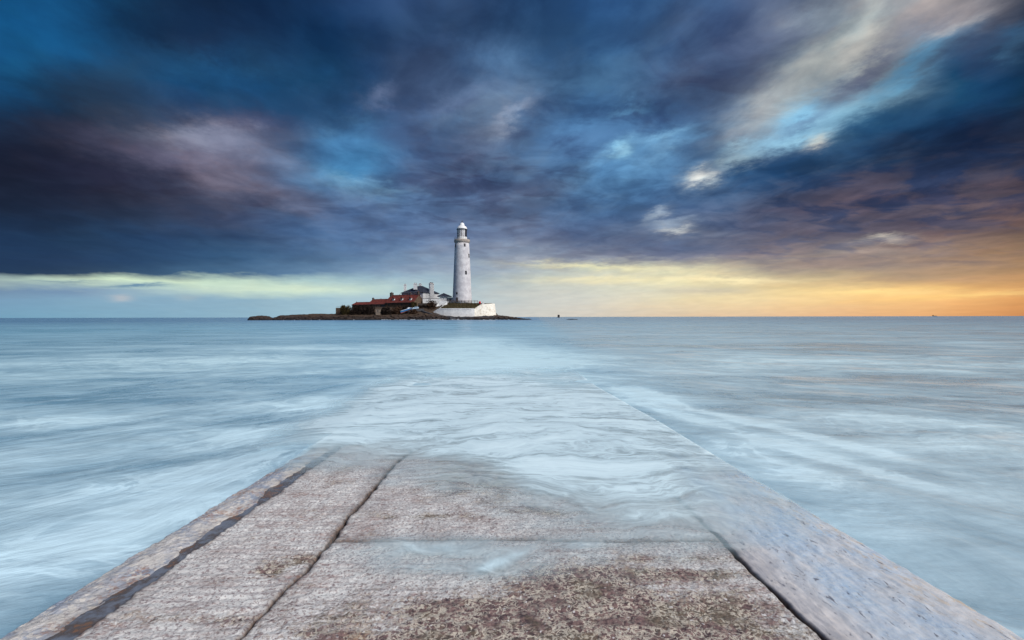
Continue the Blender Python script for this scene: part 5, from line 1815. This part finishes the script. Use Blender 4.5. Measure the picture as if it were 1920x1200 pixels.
def build_car():
    Y = 250.5
    a, b = P(771.6, 578.4, Y), P(784.4, 577.2, Y)
    ctr = (a + b) / 2
    zg = P(778, 579.6, Y).z - 0.1
    root = empty('parked_car', (ctr.x, Y, zg), label='pale blue parked hatchback at the top of the slope above the boat', cat='car')
    L = 3.9
    ang = math.radians(14)
    sl = math.radians(5)
    dx = Vector((math.cos(sl) * math.cos(ang), math.cos(sl) * math.sin(ang), math.sin(sl)))
    dy = Vector((-math.sin(ang), math.cos(ang), 0))
    o = Vector((ctr.x, Y, zg)) - dx * (L / 2) - dy * 0.8

    def F(u_, v_, w_):
        return o + dx * u_ + dy * v_ + Vector((0, 0, w_))

    def extr(prof, v0, v1, inset=0.0):
        bm = bmesh.new()
        A = [bm.verts.new(F(u_, v0 + (inset * max(0, (w_ - 0.85)) / 0.5), w_)) for u_, w_ in prof]
        B = [bm.verts.new(F(u_, v1 - (inset * max(0, (w_ - 0.85)) / 0.5), w_)) for u_, w_ in prof]
        bm.faces.new(A); bm.faces.new(B)
        for i in range(len(prof)):
            bm.faces.new([A[i], A[(i + 1) % len(prof)], B[(i + 1) % len(prof)], B[i]])
        return bm
    part('body', extr([(0.05, 0.3), (0.0, 0.55), (0.1, 0.75), (1.0, 0.92), (3.75, 0.95), (3.88, 0.7), (3.85, 0.3)], 0, 1.6), M['carpaint'], root)
    part('cabin', extr([(1.0, 0.921), (1.65, 1.38), (3.2, 1.42), (3.72, 0.951)], 0.06, 1.54, 0.16), M['carpaint'], root)
    w = part('side_window', extr([(1.25, 0.96), (1.72, 1.31), (2.35, 1.33), (2.35, 0.97)], 0.045, 0.12, -0.0), M['dark'], root)
    part('side_window', extr([(2.45, 0.97), (2.45, 1.33), (3.1, 1.34), (3.45, 0.98)], 0.045, 0.12, -0.0), M['dark'], root)
    for u_ in (0.75, 3.1):
        for v_ in (-0.02, 1.42):
            c = F(u_, v_, 0.31)
            wh = part('wheel', bar(bmesh.new(), c, c + dy * 0.2, 0.31, 16), M['tyre'], root)
            part('rim', bar(bmesh.new(), c - dy * 0.012, c + dy * 0.1, 0.18, 12), M['carpaint'], root, parent=wh)
    for v_ in (0.05, 1.3):
        part('headlight', nbox(F, -0.012, 0.1, v_, v_ + 0.25, 0.6, 0.74), M['boatwhite'], root)
        part('tail_light', nbox(F, 3.8, 3.905, v_, v_ + 0.2, 0.65, 0.85), M['lamp'], root)
    # the ground it stands on
    tag(part('parking_apron', nbox(F, -2.2, L + 2.5, -0.6, 4.5, -1.2, -0.002), M['asphalt']), kind='structure')


build_car()


# ------------------------------------------------------------------ beacon out at sea, ship on the horizon
def build_far():
    Y = 850.0
    q = P(1047.5, 595.2, Y)
    root = empty('beacon', (q.x, Y, 0), label='dark stubby beacon pillar standing alone in the sea right of the island', cat='beacon')
    part('pillar', lathe(bmesh.new(), q.x, Y, [(2.2, -2), (2.05, 0.5), (1.85, 4.0)], 16), M['dkstone'], root)
    part('cap', lathe(bmesh.new(), q.x, Y, [(2.1, 4.002), (2.1, 4.5), (1.4, 4.9), (1.2, 5.2)], 16), M['iron'], root)
    part('ladder', nbox(WORLD, q.x - 0.3, q.x + 0.3, Y - 2.3, Y - 1.95, -0.5, 4.4), M['iron'], root)
    Y = 9000.0
    x = P(1752, 592, Y).x
    r = empty('ship', (x, Y, 0), label='tiny dark ship on the horizon at the far right', cat='ship')
    F = lambda a, b, z: Vector((x + a, Y + b, z))
    part('hull', hexa([F(-34, -7, -1), F(34, -7, -1), F(34, 7, -1), F(-34, 7, -1), F(-38, -8, 7), F(42, -8, 9), F(42, 8, 9), F(-38, 8, 7)]), M['dkstone'], r)
    part('superstructure', nbox(F, -32, -18, -6, 6, 7.01, 19), M['dkstone'], r)
    part('funnel', nbox(F, -28, -24, -2, 2, 19.01, 24), M['dkstone'], r)


build_far()
